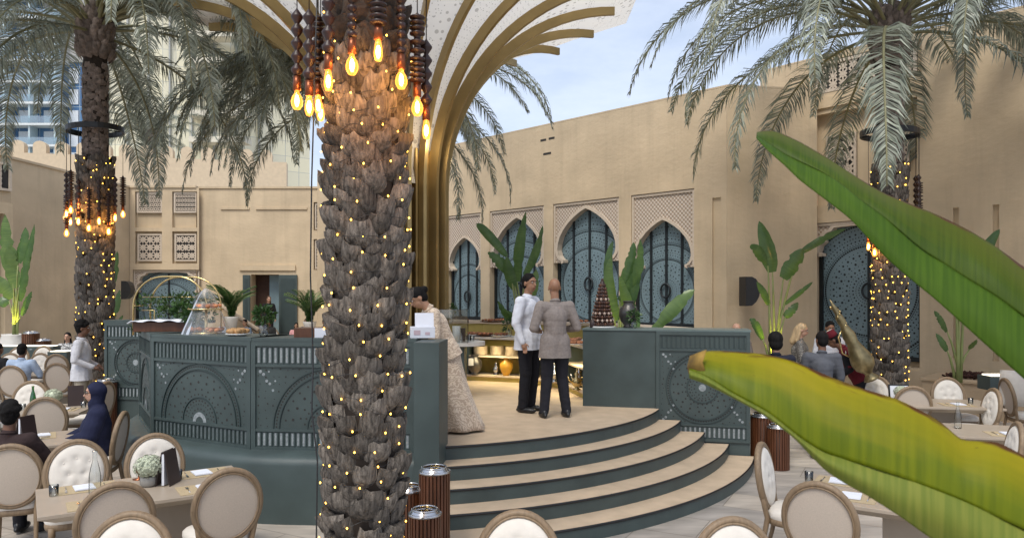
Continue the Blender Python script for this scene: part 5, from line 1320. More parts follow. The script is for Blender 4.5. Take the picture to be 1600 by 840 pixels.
# ------------------------------------------------------------------ slatted lanterns
def lantern(px, D, zt, r, label, cand=True):
    x, y = at(px, D); t = thing('lantern', label, 'lantern', (x,y,0), 0, 'slatted wooden lanterns')
    b = MB(); n = 26
    for k in range(n):
        a = 2*pi*k/n; b.box((r*.97*cos(a), r*.97*sin(a), zt/2-.02), (.022,r*.17,zt-.05), a)
    b.build('slats', M['wood_dk'], t)
    b = MB(); b.lathe([(r*.9,.0),(r*.9,zt-.06),(r*.86,zt-.06),(r*.86,.02),(0,.02)], seg=24, cap=False); b.build('inner_tube', mat('lantern_inner', (.05,.02,.01), .6), t)
    b = MB(); b.tube([(r*1.02*cos(2*pi*k/28), r*1.02*sin(2*pi*k/28), zt-.035) for k in range(29)], .012, 6); b.tube([(r*.8*cos(2*pi*k/28), r*.8*sin(2*pi*k/28), zt) for k in range(29)], .009, 6)
    b.lathe([(r*1.02,zt-.035),(r*.8,zt)], seg=28, cap=False); b.build('rim', M['steel'], t)
    b = MB(); b.tube([(-r*.85,0,zt+.005)]+[(-r*.85*cos(pi*k/12)*1.0, -r*.95*sin(pi*k/12), zt-.01-.02*sin(pi*k/12)) for k in range(13)], .006, 5); b.build('handle', M['steel'], t)
    b = MB(); b.lathe([(r*.55,zt-.3),(r*.58,zt-.02),(r*.56,zt-.02)], seg=20, cap=False); b.build('glass', M['glass'], t)
    if cand:
        for k in range(3):
            b = MB(); b.lathe([(0,zt-.3),(.02,zt-.3),(.02,zt-.14-.03*k),(0,zt-.14-.03*k)], (.05*cos(k*2.1),.05*sin(k*2.1),0), 10); cd = b.build('candle', M['paper'], t)
            b = MB(); b.ell((.05*cos(k*2.1),.05*sin(k*2.1),zt-.12-.03*k), (.006,.006,.016), 6, 5); b.build('flame', M['fil'], cd)
lantern(679,6.45,.86,.128,'tallest slatted brown lantern at the foot of the end post, beside the steps')
lantern(664,5.75,.70,.118,'frontmost slatted lantern with chrome rim and lit candles by the near palm')
lantern(640,6.6,.66,.115,'slatted lantern half hidden behind the near palm trunk')
lantern(1192,10.3,.70,.16,'slatted brown lantern at the right end of the pierced side wall'); lantern(1216,10.0,.60,.14,'shorter slatted lantern beneath the yellow leaf beside the steps')
lantern(48,19.5,1.35,.20,'tallest of the three far lanterns beside the white bowl'); lantern(56,18.9,.98,.19,'front short one of the three far lanterns beside the white bowl'); lantern(67,19.6,1.15,.19,'right one of the three far lanterns beside the white bowl')
lantern(166,12.6,.9,.16,'slatted lantern beside the lit trunk of the left palm')
# ------------------------------------------------------------------ speakers
def speaker(px, py, D, rz, label):
    p = P(px,py,D); t = thing('wall_speaker', label, 'speaker', p, rz)
    b = MB(); o = []
    pf_ = [(-.17,-.33),(-.17,.33),(-.02,.33),(.08,.28),(.15,.17),(.18,.02),(.15,-.12),(.08,-.24),(-.02,-.32)]
    for yy in (-.16,.16): o.append([Vector((a_,yy,c_)) for a_, c_ in pf_])
    b.grid(o, uv=False, closed=True, sm=False); b.add(o[0],[tuple(range(9))]); b.add(o[1],[tuple(range(9))]); b.build('cabinet', M['black'], t)
    b = MB(); b.box((0,.1,0),(.08,.2,.08)); b.build('bracket', M['black'], t)
pe_p = pe.s_at(196); q = pe(pe.s_at(199), 2.45, .15)
speaker(200,453,26.8,R(0),'black wall speaker on the far left wall beside the blue door')
speaker(1171,455,16.75,R(10),'black wall speaker on the plain wall left of the tall banana plant')
# ------------------------------------------------------------------ low walls and benches in the background
def low_wall(x0, x1, D, z, h, label, px=True):
    a, b = at(x0,D), at(x1,D); pl = Plane(a, b); t = thing('low_wall', label, 'wall', (a[0],a[1],z))
    m = MB(); pbox(m, pl, 0, pl.L, z, z+h, -.35, 0); m.build('body', M['green'], t, True)
    m = MB(); pbox(m, pl, .05, pl.L-.05, z+h+.001, z+h+.02, -.3, -.02); m.build('led_strip', M['led'], t, True)
low_wall(-40,82,18.7,0,1.02,'low green wall with a lit top edge behind the far left tables')
low_wall(74,104,17.5,0,.98,'short green planter box right of the far lanterns')
low_wall(1547,1592,12.7,.70,.24,'small teal box with a lit white edge on the right planter')
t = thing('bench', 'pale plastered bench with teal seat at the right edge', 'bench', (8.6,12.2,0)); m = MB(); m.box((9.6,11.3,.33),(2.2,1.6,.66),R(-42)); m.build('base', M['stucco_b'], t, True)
m = MB(); m.box((9.3,10.9,.72),(2.0,.9,.1),R(-42)); m.build('seat', mat('teal_cushion', (.10,.20,.24), .8), t, True, bevel=.03)
p = P(1597,607,11.6); m = MB(); rows = []
for i in range(13):
    rows.append([Vector(((-1+2*i/12)*.3, s_*.10*(1-(abs(-1+2*i/12))**4)*(1-(abs(-1+2*j/12))**4), (-1+2*j/12)*.28)) for s_ in (1,) for j in range(13)])
m.grid(rows); m.grid([[Vector((v.x,-v.y,v.z)) for v in r] for r in rows]); o = m.build('pillow', M['ivory'], None, False, p); o.rotation_euler = (R(-12),0,R(-40)); tag(o, 'white cushion leaning on the bench at the right edge', 'cushion')
# ------------------------------------------------------------------ food counter things
x,y = at(941,10.98)
t = thing('dessert_tower', 'tall conical tower of brown and white sweets on the green side wall', 'dessert tower', (x,y,ZT+.006))
b = MB(); b.lathe([(.20,0),(.20,.015),(.19,.02),(0,.02)], seg=24); b.build('plate', M['white'], t); b = MB(); b.lathe([(.16,.02),(.03,.68),(0,.7)], seg=16); b.build('cone', M['brown'], t)
rnd = random.Random(2); mb1 = MB(); lv = 12
choc = [mat('sweet_dark', (.05,.018,.01), .35), mat('sweet_milk', (.12,.05,.025), .35), mat('sweet_cream', (.55,.42,.34), .5)]
for i in range(lv):
    z = .05+i*.052; r = .168-.128*i/(lv-1)*1.0; n = max(5,int(2*pi*r/.034))
    for k in range(n):
        a = 2*pi*(k+.5*(i%2))/n; mi = (2 if i in (1,3,7) and k%2 == 0 else (1 if (i+k)%3 == 0 else 0))
        mb1.ell((r*cos(a), r*sin(a), z), (.019,.019,.024), 8, 5, mi, Matrix.Rotation(.2,3,'Z'))
tag(mb1.build('sweets', choc, t), kind='stuff')
b = MB(); b.ell((0,0,.70),(.02,.02,.03),8,6); b.build('top_sweet', choc[0], t)
def vase(name, x, y, z, prof, m, label, s=1, cat='vase', seg=20, extra=None):
    b = MB(); b.lathe([(r*s,h*s) for r,h in prof], seg=seg); o = None
    if extra:
        t = thing(name, label, cat, (x,y,z)); b.build('body', m, t); e = MB(); extra(e, s); e.build('handles' if name != 'coffee_pot' else 'spout', m, t); return t
    return tag(b.build(name, m, None, False, (x,y,z)), label, cat)
def ears(e, s):
    for sg in (-1,1): e.tube([(sg*.07*s,0,.27*s),(sg*.11*s,0,.29*s),(sg*.12*s,0,.25*s),(sg*.10*s,0,.21*s)], .009*s, 6)
urn = [(.07,0),(.075,.02),(.06,.03),(.11,.09),(.135,.17),(.13,.24),(.085,.30),(.07,.33),(.075,.36),(.085,.37),(.08,.375)]
x,y = at(982,10.95); vase('urn', x, y, ZT+.006, urn, mat('pewter', (.10,.095,.09), .4, .7, var=.3), 'dark pewter urn beside the dessert tower', 1.05, extra=ears)
potted(*at(990,10.75), ZT+.006, .10, .24, 'small green plant in front of the pewter urn', M['glass'], 150, .05)
potted(*at(703,14.2), 1.795, .13, .36, 'small green plant on the back counter behind the woman in beige', M['glass'], 160, .06, seed=5)
potted(*at(795,13.6), 1.575, .12, .3, 'small green plant on the shelf counter left of the man in white', M['glass'], 150, .06, seed=6)
potted(*at(412,8.25), ZT+.036, .105, .34, 'round green plant in a glass pot on the counter before the far doorway', M['glass'], 260, .055, seed=7)
potted(*at(300,8.9), ZT+.036, .105, .30, 'leafy green plant left of the clear tent of pastries', M['glass'], 260, .055, seed=8)
potted(*at(283,10.0), ZT+.036, .10, .36, 'small green plant behind the wooden tray on the counter', M['glass'], 200, .07, seed=9)
# vases and pots on the shelves
pots = [(742,ZP+.11,urn,mat('pewter_dark',(.12,.11,.10),.35,.7,var=.3),'grey metal vase on the lower shelf, left',1.0),(775,ZP+.11,[(.05,0),(.055,.01),(.02,.03),(.065,.08),(.06,.13),(.02,.17),(.03,.20),(.01,.24),(0,.27)],M['steel'],'small silver coffee pot on the lower shelf, middle',.95),(791,ZP+.11,[(.06,0),(.065,.02),(.12,.13),(.12,.21),(.07,.27),(.05,.31),(.06,.33),(.05,.34)],mat('yellow_glaze',(.55,.28,.03),.3,0,var=.15),'yellow glazed vase on the lower shelf',.98)]
for px,z,pr_,m,lab,s in pots:
    x,y = at(px,13.72 if px < 780 else 13.6); vase('vase', x, y, z, pr_, m, lab, s, extra=ears if m is not M['steel'] else None)
for i,px in enumerate((751,777,800)):
    x,y = at(px,13.8 if px<790 else 13.7); t = thing('plate_stack', 'stack of cream plates on the middle shelf, %s of three' % ('left','middle','right')[i], 'plates', (x,y,ZP+.466), 0, 'plate stacks')
    b = MB(); pr_ = []
    for k in range(9): pr_ += [(.08,.019*k),(.135,.019*k+.012),(.135,.019*k+.016)]
    b.lathe(pr_+[(0,.165)], seg=24); b.build('plates', mat('cream_plate', (.62,.50,.36), .4), t)
cof = [(.055,0),(.06,.01),(.025,.03),(.065,.08),(.06,.14),(.022,.18),(.034,.22),(.01,.25),(.012,.28),(0,.30)]
def spout(e, s): e.tube([(-.05*s,0,.10*s),(-.10*s,0,.13*s),(-.12*s,0,.19*s)], [.014*s,.010*s,.006*s], 6); e.tube([(.055*s,0,.16*s),(.11*s,0,.17*s),(.11*s,0,.09*s),(.06*s,0,.07*s)], .007*s, 6)
for i,(px,D,z) in enumerate([(858,12.75,ZP+.11),(866,12.6,ZP+.11),(901,11.55,ZP+.11),(905,11.9,ZP+.11)]):
    vase('coffee_pot', *at(px,D), z, cof, M['steel'] if i%2 else M['gold2'], ['brass coffee pot on the lower shelf between the two men','silver coffee pot showing between the grey suit and the side wall','small brass coffee pot at the end of the lower right shelf','small silver coffee pot at the back of the lower right shelf'][i], 1.15, 'coffee pot', extra=spout)
# food plates on the white counter tops
food = mat('assorted_canapes', (.40,.16,.07), .6, var=.6, scale=30, island=.6); bread = mat('bread_rolls', (.42,.24,.10), .7, var=.3, island=.25)
def platter(x, y, z, r, label, m=None, n=18, hs=.03, wood=False):
    t = thing('platter', label, 'platter', (x,y,z)); b = MB(); b.lathe([(r*.6,0),(r,.02),(r,.028),(r*.9,.024),(0,.018)], seg=22); b.build('plate', M['wood_dk'] if wood else M['white'], t)
    rnd = random.Random(int(x*100)); b = MB()
    for k in range(n):
        a = rnd.uniform(0,2*pi); q = r*.8*sqrt(rnd.random()); b.ell((q*cos(a),q*sin(a),.03+hs*rnd.uniform(.5,1)), (hs*rnd.uniform(.8,1.3),hs,hs*.8), 7, 5)
    tag(b.build('food', m or food, t), kind='stuff')
pls = [(690,11.75,1.62,'white dish of canapes at the end of the peninsula counter'),(742,13.9,1.572,'shallow dish of sweets on the shelf counter, far left'),(758,13.75,1.572,'dark wooden platter of sweets on the shelf counter'),(782,13.6,1.572,'oval white dish on the shelf counter left of the man in white'),(893,11.8,1.572,'small dish of pastries behind the grey suit'),(902,11.4,1.572,'dish of red topped pastries beside the side wall'),(897,12.2,1.572,'rear dish of pastries right of the grey suit')]
for i,(px,D,z,lab) in enumerate(pls): platter(*at(px,D), z, .17, lab, None, 22, .026, wood=(i == 2))
platter(*at(770,14.55), 1.795, .26, 'long dark platter on the back counter', None, 20, .03, wood=True); platter(*at(905,14.0), 1.795, .2, 'pale dish on the back counter near the dessert tower', None, 16, .03)
platter(*at(371,8.3), ZT+.037, .13, 'pile of golden bread rolls on the green counter', bread, 34, .035)
for i,(px,lab) in enumerate(((926,'small dark jar beside the dessert tower'),)):
    b = MB(); b.lathe([(.04,0),(.045,.01),(.045,.09),(.03,.10),(.03,.12),(0,.12)], seg=14); tag(b.build('jar', M['brown'], None, False, (*at(px,10.9), ZT+.006)), lab, 'jar')
# clear tent of pastries, wooden trays, book
x,y = at(322,8.75)
t = thing('pastry_stand', 'two tier pastry stand under a clear plastic tent on the green counter', 'cake stand', (x,y,ZT+.036))
b = MB(); b.lathe([(.16,0),(.16,.012),(.02,.02),(.015,.28),(.20,.285),(.20,.297),(0,.297)], seg=24); b.build('tiers', M['gold2'], t)
rnd = random.Random(8); b = MB()
for k in range(46):
    a = rnd.uniform(0,6.28); up = k%2; q = (.15 if up else .22)*sqrt(rnd.random()); b.ell((q*cos(a),q*sin(a),(.32 if up else .04)+rnd.uniform(0,.02)), (.03,.026,.022), 7, 5)
b.build('pastries', mat('pink_pastry', (.55,.22,.10), .6, var=.5, island=.5), t)
b = MB(); rows = []
for i in range(14):
    s = i/13; z = .53-.53*s; row = []
    for k in range(48):
        a = 2*pi*k/48; r = .02+.25*s**.75*(1+.05*s*sin(a*8+i*.25)+.03*sin(a*3)); row.append(Vector((r*cos(a),r*sin(a),z)))
    rows.append(row)
b.grid(rows, uv=False, closed=True); b.build('clear_tent', M['net'], t)
b = MB(); b.lathe([(.145,.42),(.0,.545)], seg=20); b.build('cap', M['net'], t)
t = thing('serving_box', 'long dark wooden serving box with a white cloth at the counter corner', 'box', (*at(255,9.3),ZT+.036), R(8))
b = MB(); b.box((0,0,.06),(.62,.30,.12)); b.build('box', M['wood_dk'], t, bevel=.005); b = MB(); rows = [[Vector(((-1+2*i/16)*.36,(-1+2*j/8)*.2,.135+.012*sin(i*1.3)*cos(j)-.03*(abs(-1+2*i/16)**6))) for j in range(9)] for i in range(17)]; b.grid(rows); b.build('cloth', M['paper'], t, solid=.01)
b = MB(); b.box((0,0,.05),(.5,.26,.10)); tag(b.build('serving_box', M['wood_dk'], None, False, (*at(500,8.15),ZT+.036)), 'dark wooden box on the counter just left of the near palm', 'box')
# gold arched rack with hanging vines
x,y = at(278,10.3); t = thing('arched_rack', 'double arched brass rack with hanging green vines on the counter', 'rack', (x,y,ZT-.06), R(-4))
W2, Hh, dp = .52, .80, .42
for sy in (-dp/2, dp/2):
    b = MB(); pts = [Vector((-W2,sy,0))]+[Vector((-W2+.42-.42*cos(pi/2*k/10), sy, Hh-.42+.42*sin(pi/2*k/10))) for k in range(11)]+[Vector((W2-.42+.42*sin(pi/2*k/10), sy, Hh-.42+.42*cos(pi/2*k/10))) for k in range(11)]+[Vector((W2,sy,0))]
    b.tube(pts, .012, 8); b.build('arch', M['gold2'], t)
b = MB(); 
for sx in (-1,1): b.tube([(sx*W2*.96,-dp/2,.40),(sx*W2*.96,dp/2,.40)], .008, 6); 
b.tube([(-W2,0,.52),(W2,0,.52)], .008, 6); b.tube([(-.22,-dp/2,0),(-.22,-dp/2,.34),(-.40,-dp/2,.34)], .008,6); b.build('bars', M['gold2'], t)
b = MB(); rnd = random.Random(3)
for k in range(46):
    xx = rnd.uniform(-W2*.95,W2*.95); tuft(b, (xx, rnd.uniform(-.12,.12), .50-rnd.random()**2*.24), .07, 26, k, .05)
b.build('vines', M['shrub'], t)
t = thing('side_plant', 'dark spiky plant behind the wooden serving box at the counter corner', 'plant', (*at(228,9.75),ZT-.02)); b = MB(); rnd = random.Random(6)
for k in range(60):
    a = rnd.uniform(0,6.28); e = rnd.uniform(.3,1.3); l = rnd.uniform(.12,.30); d = Vector((cos(a)*cos(e),sin(a)*cos(e),sin(e))); s_ = d.cross(Vector((0,0,1))).normalized()*.016; b.add([Vector((0,0,0))-s_*.4, s_*.4, d*l*.6+s_, d*l+Vector((0,0,-.03)), d*l*.6-s_], [(0,1,2,3,4)])
b.build('foliage', M['shrub'], t)
# glass display box by the woman, with papers
x,y = at(709,11.3); t = thing('display_case', 'clear glass display case with white cup on the peninsula counter', 'display case', (x,y,1.62))
b = MB()
for (cx_,cy_,sx_,sy_) in ((0,-.16,.44,.006),(0,.16,.44,.006),(-.22,0,.006,.31),(.22,0,.006,.31)): b.box((cx_,cy_,.25),(sx_,sy_,.5))
b.box((0,0,.505),(.46,.34,.008)); b.build('glass_box', M['glass'], t); b = MB(); b.lathe([(.05,0),(.065,.25),(.06,.25),(0,.02)], (.04,0,0), 18); b.build('cup', M['white'], t)
b = MB(); b.box((.14,.02,.12),(.07,.07,.20)); b.build('dark_bottle', M['black'], t)
b = MB(); b.box((0,0,.07),(.16,.14,.14)); b.lathe([(.02,.14),(.02,.16)],seg=8); tag(b.build('wicker_box', mat('wicker',(.42,.27,.14),.8,var=.3,scale=60,stretch=(1,1,4)), None, False, (*at(706,11.45),1.622)), 'tan wicker box on the peninsula counter by the woman', 'box')
for i,(px,sc2) in enumerate(((724,.9),(732,1),(738,.8))):
    b = MB(); b.lathe([(.028,0),(.038,.09),(.036,.09),(.026,.006),(0,.005)], seg=14, cap=False); tag(b.build('water_glass', M['glass'], None, False, (*at(px,11.55),1.622)), ['left','middle','right'][i]+' drinking glass of three at the rounded counter end', 'glass')
# papers held over the end post: a standing white card
p = P(660,520,7.95); t = thing('card_box', 'white cardboard box with pink and grey print on the green end post', 'box', (p.x,p.y,ZT+.036), R(10))
b = MB(); b.box((0,0,.06),(.26,.16,.12),0); b.build('box', M['paper'], t, bevel=.004); b = MB(); b.box((.02,-.02,.19),(.20,.004,.16),0,0,R(-18)); b.build('flap', M['paper'], t)
b = MB(); b.box((-.06,-.082,.06),(.07,.002,.05)); b.box((.05,-.082,.05),(.05,.002,.03)); b.build('print', mat('pink_grey_print',(.50,.38,.42),.8), t)
t = thing('napkin_holder','white card sign standing on the counter left of the near palm','sign',(*at(505,8.0),ZT+.036)); b = MB(); b.box((0,0,.05),(.18,.03,.10)); b.build('card', M['paper'], t)
# socket on the shelf end, door bins etc
b = MB(); b.box((0,0,0),(.09,.02,.13)); b.box((0,-.012,0),(.05,.01,.05)); tag(b.build('power_socket', M['white'], None, False, P(736,565,13.55)), 'white power socket on the divider of the olive shelves', 'socket')
# ------------------------------------------------------------------ people
SK = {'tan': mat('skin_tan', (.30,.155,.09), .5, var=.06, subs=.1), 'brown': mat('skin_brown', (.15,.07,.04), .5, var=.06, subs=.1), 'fair': mat('skin_fair', (.50,.29,.20), .5, var=.06, subs=.1), 'mid': mat('skin_mid', (.38,.21,.13), .5, var=.06, subs=.1)}
HAIRB = mat('black_hair', (.009,.008,.008), .75, spec=.15, var=.3, scale=30, stretch=(1,1,.2), bump=.6, bscale=120)
CL = lambda n, c, **k: mat(n, c, .88, **dict(dict(var=.08, scale=14, bump=.5, bscale=14, bdist=.02, sheen=.0, spec=.25), **k))
def person(label, loc, face, H=1.75, sit=False, lean=0, twist=0, skin='tan', arms=None, top=None, bot=None, hair='short', hairm=None, head_turn=0, head_tilt=0, vox=.012,
           top_kind='shirt', feet=None, shoe=None, legs=None, female=False, extra=None, stance=.1, hem=None, glasses=False):
    """local frame: x = own right..., y = forward, z up; built for a 1.75 m adult and scaled"""
    d = Vector(face).normalized(); rz = atan2(-d.x, d.y); s = H/1.75
    t = thing('person', label, 'person', loc, rz); V = Vector
    hz = .93 if not sit else .53
    hip = V((0,0,hz)); ln = Matrix.Rotation(R(-lean),3,'X')      # lean forward about the hips
    U = lambda x,y,z: hip + ln @ V((x,y,z-.93))
    wf = .92 if female else 1.0
    waist, chest, neck0 = U(0,0,1.06), U(0,0.0,1.28), U(0,-.01,1.45)
    sh = [U(-.185*wf,-.005,1.41), U(.185*wf,-.005,1.41)]
    hp = [V((-.09,0,hz)), V((.09,0,hz))]
    if sit: kn = [V((-.10,.44,.50)), V((.10,.44,.50))]; an = [V((-.10,.42,.09)), V((.10,.42,.09))]
    else: kn = [V((-.10,.03,.49)), V((.10,.02,.49))]; an = [V((-stance,-.02,.08)), V((stance,-.02,.08))]
    if legs: kn, an = [V(legs[0]),V(legs[1])], [V(legs[2]),V(legs[3])]
    HR = Matrix.Rotation(R(head_turn),3,'Z') @ Matrix.Rotation(R(-head_tilt),3,'X')
    hc = neck0 + ln @ V((0,.035,.19)) if not head_tilt else neck0 + ln @ V((0,.03+.06*sin(R(head_tilt)),.185))
    Hd = lambda x,y,z: hc + HR @ (ln @ V((x,y,z)) if lean and not head_tilt else V((x,y,z)))
    if arms is None: arms = [(-.25,.02,1.13,-.24,.08,.86),(.25,.02,1.13,.24,.08,.86)]
    el, wr = [], []
    for a in arms:
        e = U(*a[:3]); w_ = U(*a[3:]) if len(a) == 6 else V(a[3:6]); el.append(e); wr.append(w_)
    def hand(mb, w_, e, sgn):
        dr = (w_-e).normalized(); p = w_+dr*.055; side = dr.cross(V((0,0,1))); side = side.normalized() if side.length > .1 else V((0,1,0)); 
        if abs(dr.z) > .7: side = V((0,1,0))-dr*dr.y; side.normalize()
        pn = dr.cross(side)
        mb.cap(w_, p, .027, .034, 10)
        for j in range(4):
            b = p+side*(.026-.0175*j)+dr*.015; l = (.066,.075,.07,.055)[j]; m_ = b+dr*l*.55+pn*.008; mb.cap(b, m_, .010, .0095, 6); mb.cap(m_, m_+dr*l*.4+pn*.022, .009, .0075, 6)
        b = w_+side*.026+dr*.02; mb.cap(b, b+side*.03+dr*.03, .012, .010, 6); mb.cap(b+side*.03+dr*.03, b+side*.032+dr*.06, .010, .008, 6)
    b = MB()
    b.cap(U(0,0,.95), waist, .115, .10); b.cap(waist, chest, .10, .105); b.cap(sh[0]*.8+chest*.2, sh[1]*.8+chest*.2, .058, .058)
    b.cap(neck0-ln@V((0,0,.03)), Hd(0,-.02,-.06), .058, .052)
    for i in (0,1):
        b.cap(sh[i], el[i], .042, .036); b.cap(el[i], wr[i], .037, .026); hand(b, wr[i], el[i], (-1,1)[i]); b.cap(hp[i], kn[i], .085, .055); b.cap(kn[i], an[i], .054, .038)
        b.cap(an[i]+V((0,-.02,-.035)), an[i]+V((0,.14,-.045)), .036, .026)
    HM = HR
    b.ell(Hd(0,-.008,.035), (.074,.095,.092), 18, 12, M=HM); b.ell(Hd(0,.022,-.035), (.058,.068,.078), 16, 10, M=HM); b.ell(Hd(0,.035,-.078), (.034,.036,.030), 12, 8, M=HM)
    b.cap(Hd(0,.088,.012), Hd(0,.108,-.022), .009, .014, 8); b.ell(Hd(0,.088,-.052), (.024,.010,.009), 8, 6, M=HM); b.ell(Hd(0,.080,.038), (.052,.014,.010), 8, 6, M=HM)
    for sg in (-1,1): b.ell(Hd(.077*sg,-.008,-.003), (.009,.020,.032), 8, 6, M=HM)
    remesh(b, 'body', SK[skin], t, min(vox,.0095), 2)
    e = MB()
    for sg in (-1,1): e.ell(Hd(.031*sg,.082,.016), (.013,.008,.007), 8, 6, M=HM)
    eo = e.build('eyes', mat('eye_white', (.6,.58,.55), .3), t)
    e = MB()
    for sg in (-1,1): e.ell(Hd(.031*sg,.0885,.016), (.006,.003,.006), 8, 5, M=HM)
    e.build('iris', M['black'], eo)
    e = MB()
    for sg in (-1,1): e.cap(Hd(.015*sg,.092,.034), Hd(.050*sg,.080,.036), .004, .003, 6)
    e.build('eyebrows', HAIRB, t)
    e = MB(); e.cap(Hd(-.020,.091,-.052), Hd(.020,.091,-.052), .005, .005, 6); e.build('lips', mat('lips', (.25,.08,.06), .5), t)
    hm = hairm or HAIRB
    if hair in ('short','curly','bun','long','thick'):
        h = MB(); h.ell(Hd(0,-.018,.050), (.081,.098,.090), 18, 12, M=HM); h.ell(Hd(0,-.045,.0), (.074,.070,.085), 16, 10, M=HM)
        ct = [(Hd(0,.030,.06), HM @ V((0,.82,-.55)))]
        if hair == 'thick': h.ell(Hd(0,-.015,.050), (.100,.112,.105), 18, 12, M=HM); h.ell(Hd(0,-.05,-.02), (.092,.075,.09), 16, 10, M=HM)
        if hair == 'curly':
            rnd = random.Random(4)
            for k in range(120):
                dd = V((rnd.gauss(0,1), rnd.gauss(0,1)-.3, rnd.gauss(0,1)+.9)).normalized(); h.ell(Hd(dd.x*.080,-.015+dd.y*.095,.055+dd.z*.088), (rnd.uniform(.016,.03),)*3, 8, 6)
        if hair == 'bun': h.ell(Hd(0,-.115,.05), (.045,.045,.045), 12, 8)
        if hair == 'long':
            h.cap(Hd(0,-.06,.02), Hd(0,-.11,-.22), .075, .06); h.cap(Hd(-.05,-.03,.0), Hd(-.075,-.05,-.2), .035, .03); h.cap(Hd(.05,-.03,.0), Hd(.075,-.05,-.2), .035, .03)
        remesh(h, 'hair', hm, t, min(vox,.01), 1, cut=None if hair == 'long' else [(Hd(0,.060,.03), HM @ V((0,.8,-.6)))])
    # clothes
    if top:
        c = MB(); k = .016
        c.cap(U(0,0,.97), waist, .138+k*.6, .128+k); c.cap(waist, chest, .128+k, .145+k*.6); c.cap(chest+(waist-chest)*-.1+V((0,.0,0)), chest, .14, .14)
        c.ell(chest+ln@V((0,.01,.02)), (.185*wf,.128,.16), 18, 12, M=ln); c.ell(U(0,0,1.06), (.158,.122,.15), 18, 12, M=ln)
        c.cap(sh[0]*.86+chest*.14, sh[1]*.86+chest*.14, .078, .078); c.cap(neck0-ln@V((0,0,.045)), neck0+ln@V((0,.005,.03)), .073, .062)
        for i in (0,1):
            c.cap(sh[i], el[i], .078, .060); c.cap(sh[i]*.6+(neck0-ln@V((0,0,.06)))*.4, sh[i], .075, .076); c.cap(el[i], el[i]+(wr[i]-el[i])*.97, .056, .042)
        zh = {'shirt':.84,'jacket':.80,'long':.76}.get(top_kind,.86) if hem is None else hem
        if not sit:
            c.cap(U(-.05,0,.97), U(-.065,0,zh-.12), .138+k*.6, .148+k); c.cap(U(.05,0,.97), U(.065,0,zh-.12), .138+k*.6, .148+k)
        else:
            c.cap(U(-.05,0,.97), U(.05,0,.92), .14, .14)
        ct = [] if sit else [(U(0,0,zh), -(ln @ V((0,0,1))))]
        nz = lambda p: .006*noise.noise(p*9)+.004*noise.noise(Vector((p.x*6,p.y*6,p.z*26)))
        remesh(c, 'jacket' if top_kind == 'jacket' else 'shirt', top, t, vox, 5, cut=ct, disp=nz)
        if top_kind in ('shirt','jacket','long'):
            c = MB(); c.tube([neck0+ln@V((.060*cos(a),.004+.058*sin(a),.030+.012*sin(a+pi))) for a in [2*pi*i/20 for i in range(21)]], .012, 6); c.build('collar', top, t)
    if bot:
        c = MB(); c.cap(V((-.05,0,hz+.02)), V((.05,0,hz+.02)), .112, .112)
        for i in (0,1): c.cap(hp[i], kn[i], .105, .078); c.cap(kn[i], an[i]+V((0,0,-.01)), .076, .062)
        remesh(c, 'trousers', bot, t, vox, 4, cut=[(V((0,0,.055)), V((0,0,-1)))], disp=lambda p: .004*noise.noise(Vector((p.x*8,p.y*8,p.z*22))))
        for i in (0,1):
            c = MB(); c.ell(an[i]+V((0,.05,-.045)), (.05,.15,.042), 14, 8); c.ell(an[i]+V((0,-.02,-.02)), (.045,.06,.055), 12, 8)
            remesh(c, 'shoe', shoe or M['black'], t, .01, 3, cut=[(V((0,0,.0)), V((0,0,-1)))])
    if extra: extra(t, dict(U=U, Hd=Hd, HM=HM, neck=neck0, chest=chest, sh=sh, el=el, wr=wr, hip=hip, ln=ln, V=V, kn=kn, an=an, vox=vox, waist=waist, hand=hand))
    t.scale = (s,s,s)
    return t
white_sh = CL('white_cotton', (.66,.68,.74)); white2 = CL('white_shirt_creased', (.60,.60,.63)); blk = CL('black_trousers', (.014,.014,.018)); blk2 = CL('charcoal_trousers', (.020,.020,.026))
def tweed():
    m = CL('grey_linen_jacket', (.25,.215,.195), var=.12, scale=40)
    return m
# --- man in the white chef's jacket
x,y = at(825,10.15); person('man in a white chef jacket and black trousers facing the man in the grey jacket', (x,y,ZP), (.80,-.45), 1.87, skin='tan', top=white_sh, bot=blk, hair='short', head_turn=-18, vox=.009, top_kind='long', hem=.80,
    arms=[(-.265,-.03,1.14,-.25,.07,.90),(.265,-.03,1.14,.25,.06,.90)], stance=.11)
# --- man in the grey jacket, bald, seen from behind
x,y = at(867,9.7); person('bald man in a light grey linen jacket seen from behind on the stage', (x,y,ZP), (-.22,1), 1.80, skin='tan', top=tweed(), bot=blk2, hair=None, vox=.009, top_kind='jacket', hem=.76, head_turn=-4,
    arms=[(-.285,-.03,1.14,-.17,.20,1.10),(.285,-.03,1.14,.17,.20,1.10)], stance=.15)
# --- woman in a long patterned dress leaning over the counter
def robe_mat():
    m = mat('beige_brocade', (.60,.45,.34), .7, var=.05, sheen=.3)
    nt = m.node_tree; N = nt.nodes; L = nt.links; b = N['Principled BSDF']; tc = N.new('ShaderNodeTexCoord')
    v = N.new('ShaderNodeTexWave'); v.wave_type = 'RINGS'; v.inputs['Scale'].default_value = 7; v.inputs['Distortion'].default_value = 14; v.inputs['Detail'].default_value = 3; v.inputs['Detail Scale'].default_value = 2.2; L.new(tc.outputs['Object'], v.inputs['Vector'])
    r = N.new('ShaderNodeValToRGB'); r.color_ramp.elements[0].position = .45; r.color_ramp.elements[1].position = .55; r.color_ramp.elements[0].color = (.44,.33,.24,1); r.color_ramp.elements[1].color = (.64,.52,.39,1)
    L.new(v.outputs['Fac'], r.inputs[0]); L.new(r.outputs[0], b.inputs['Base Color']); return m
RB = robe_mat()
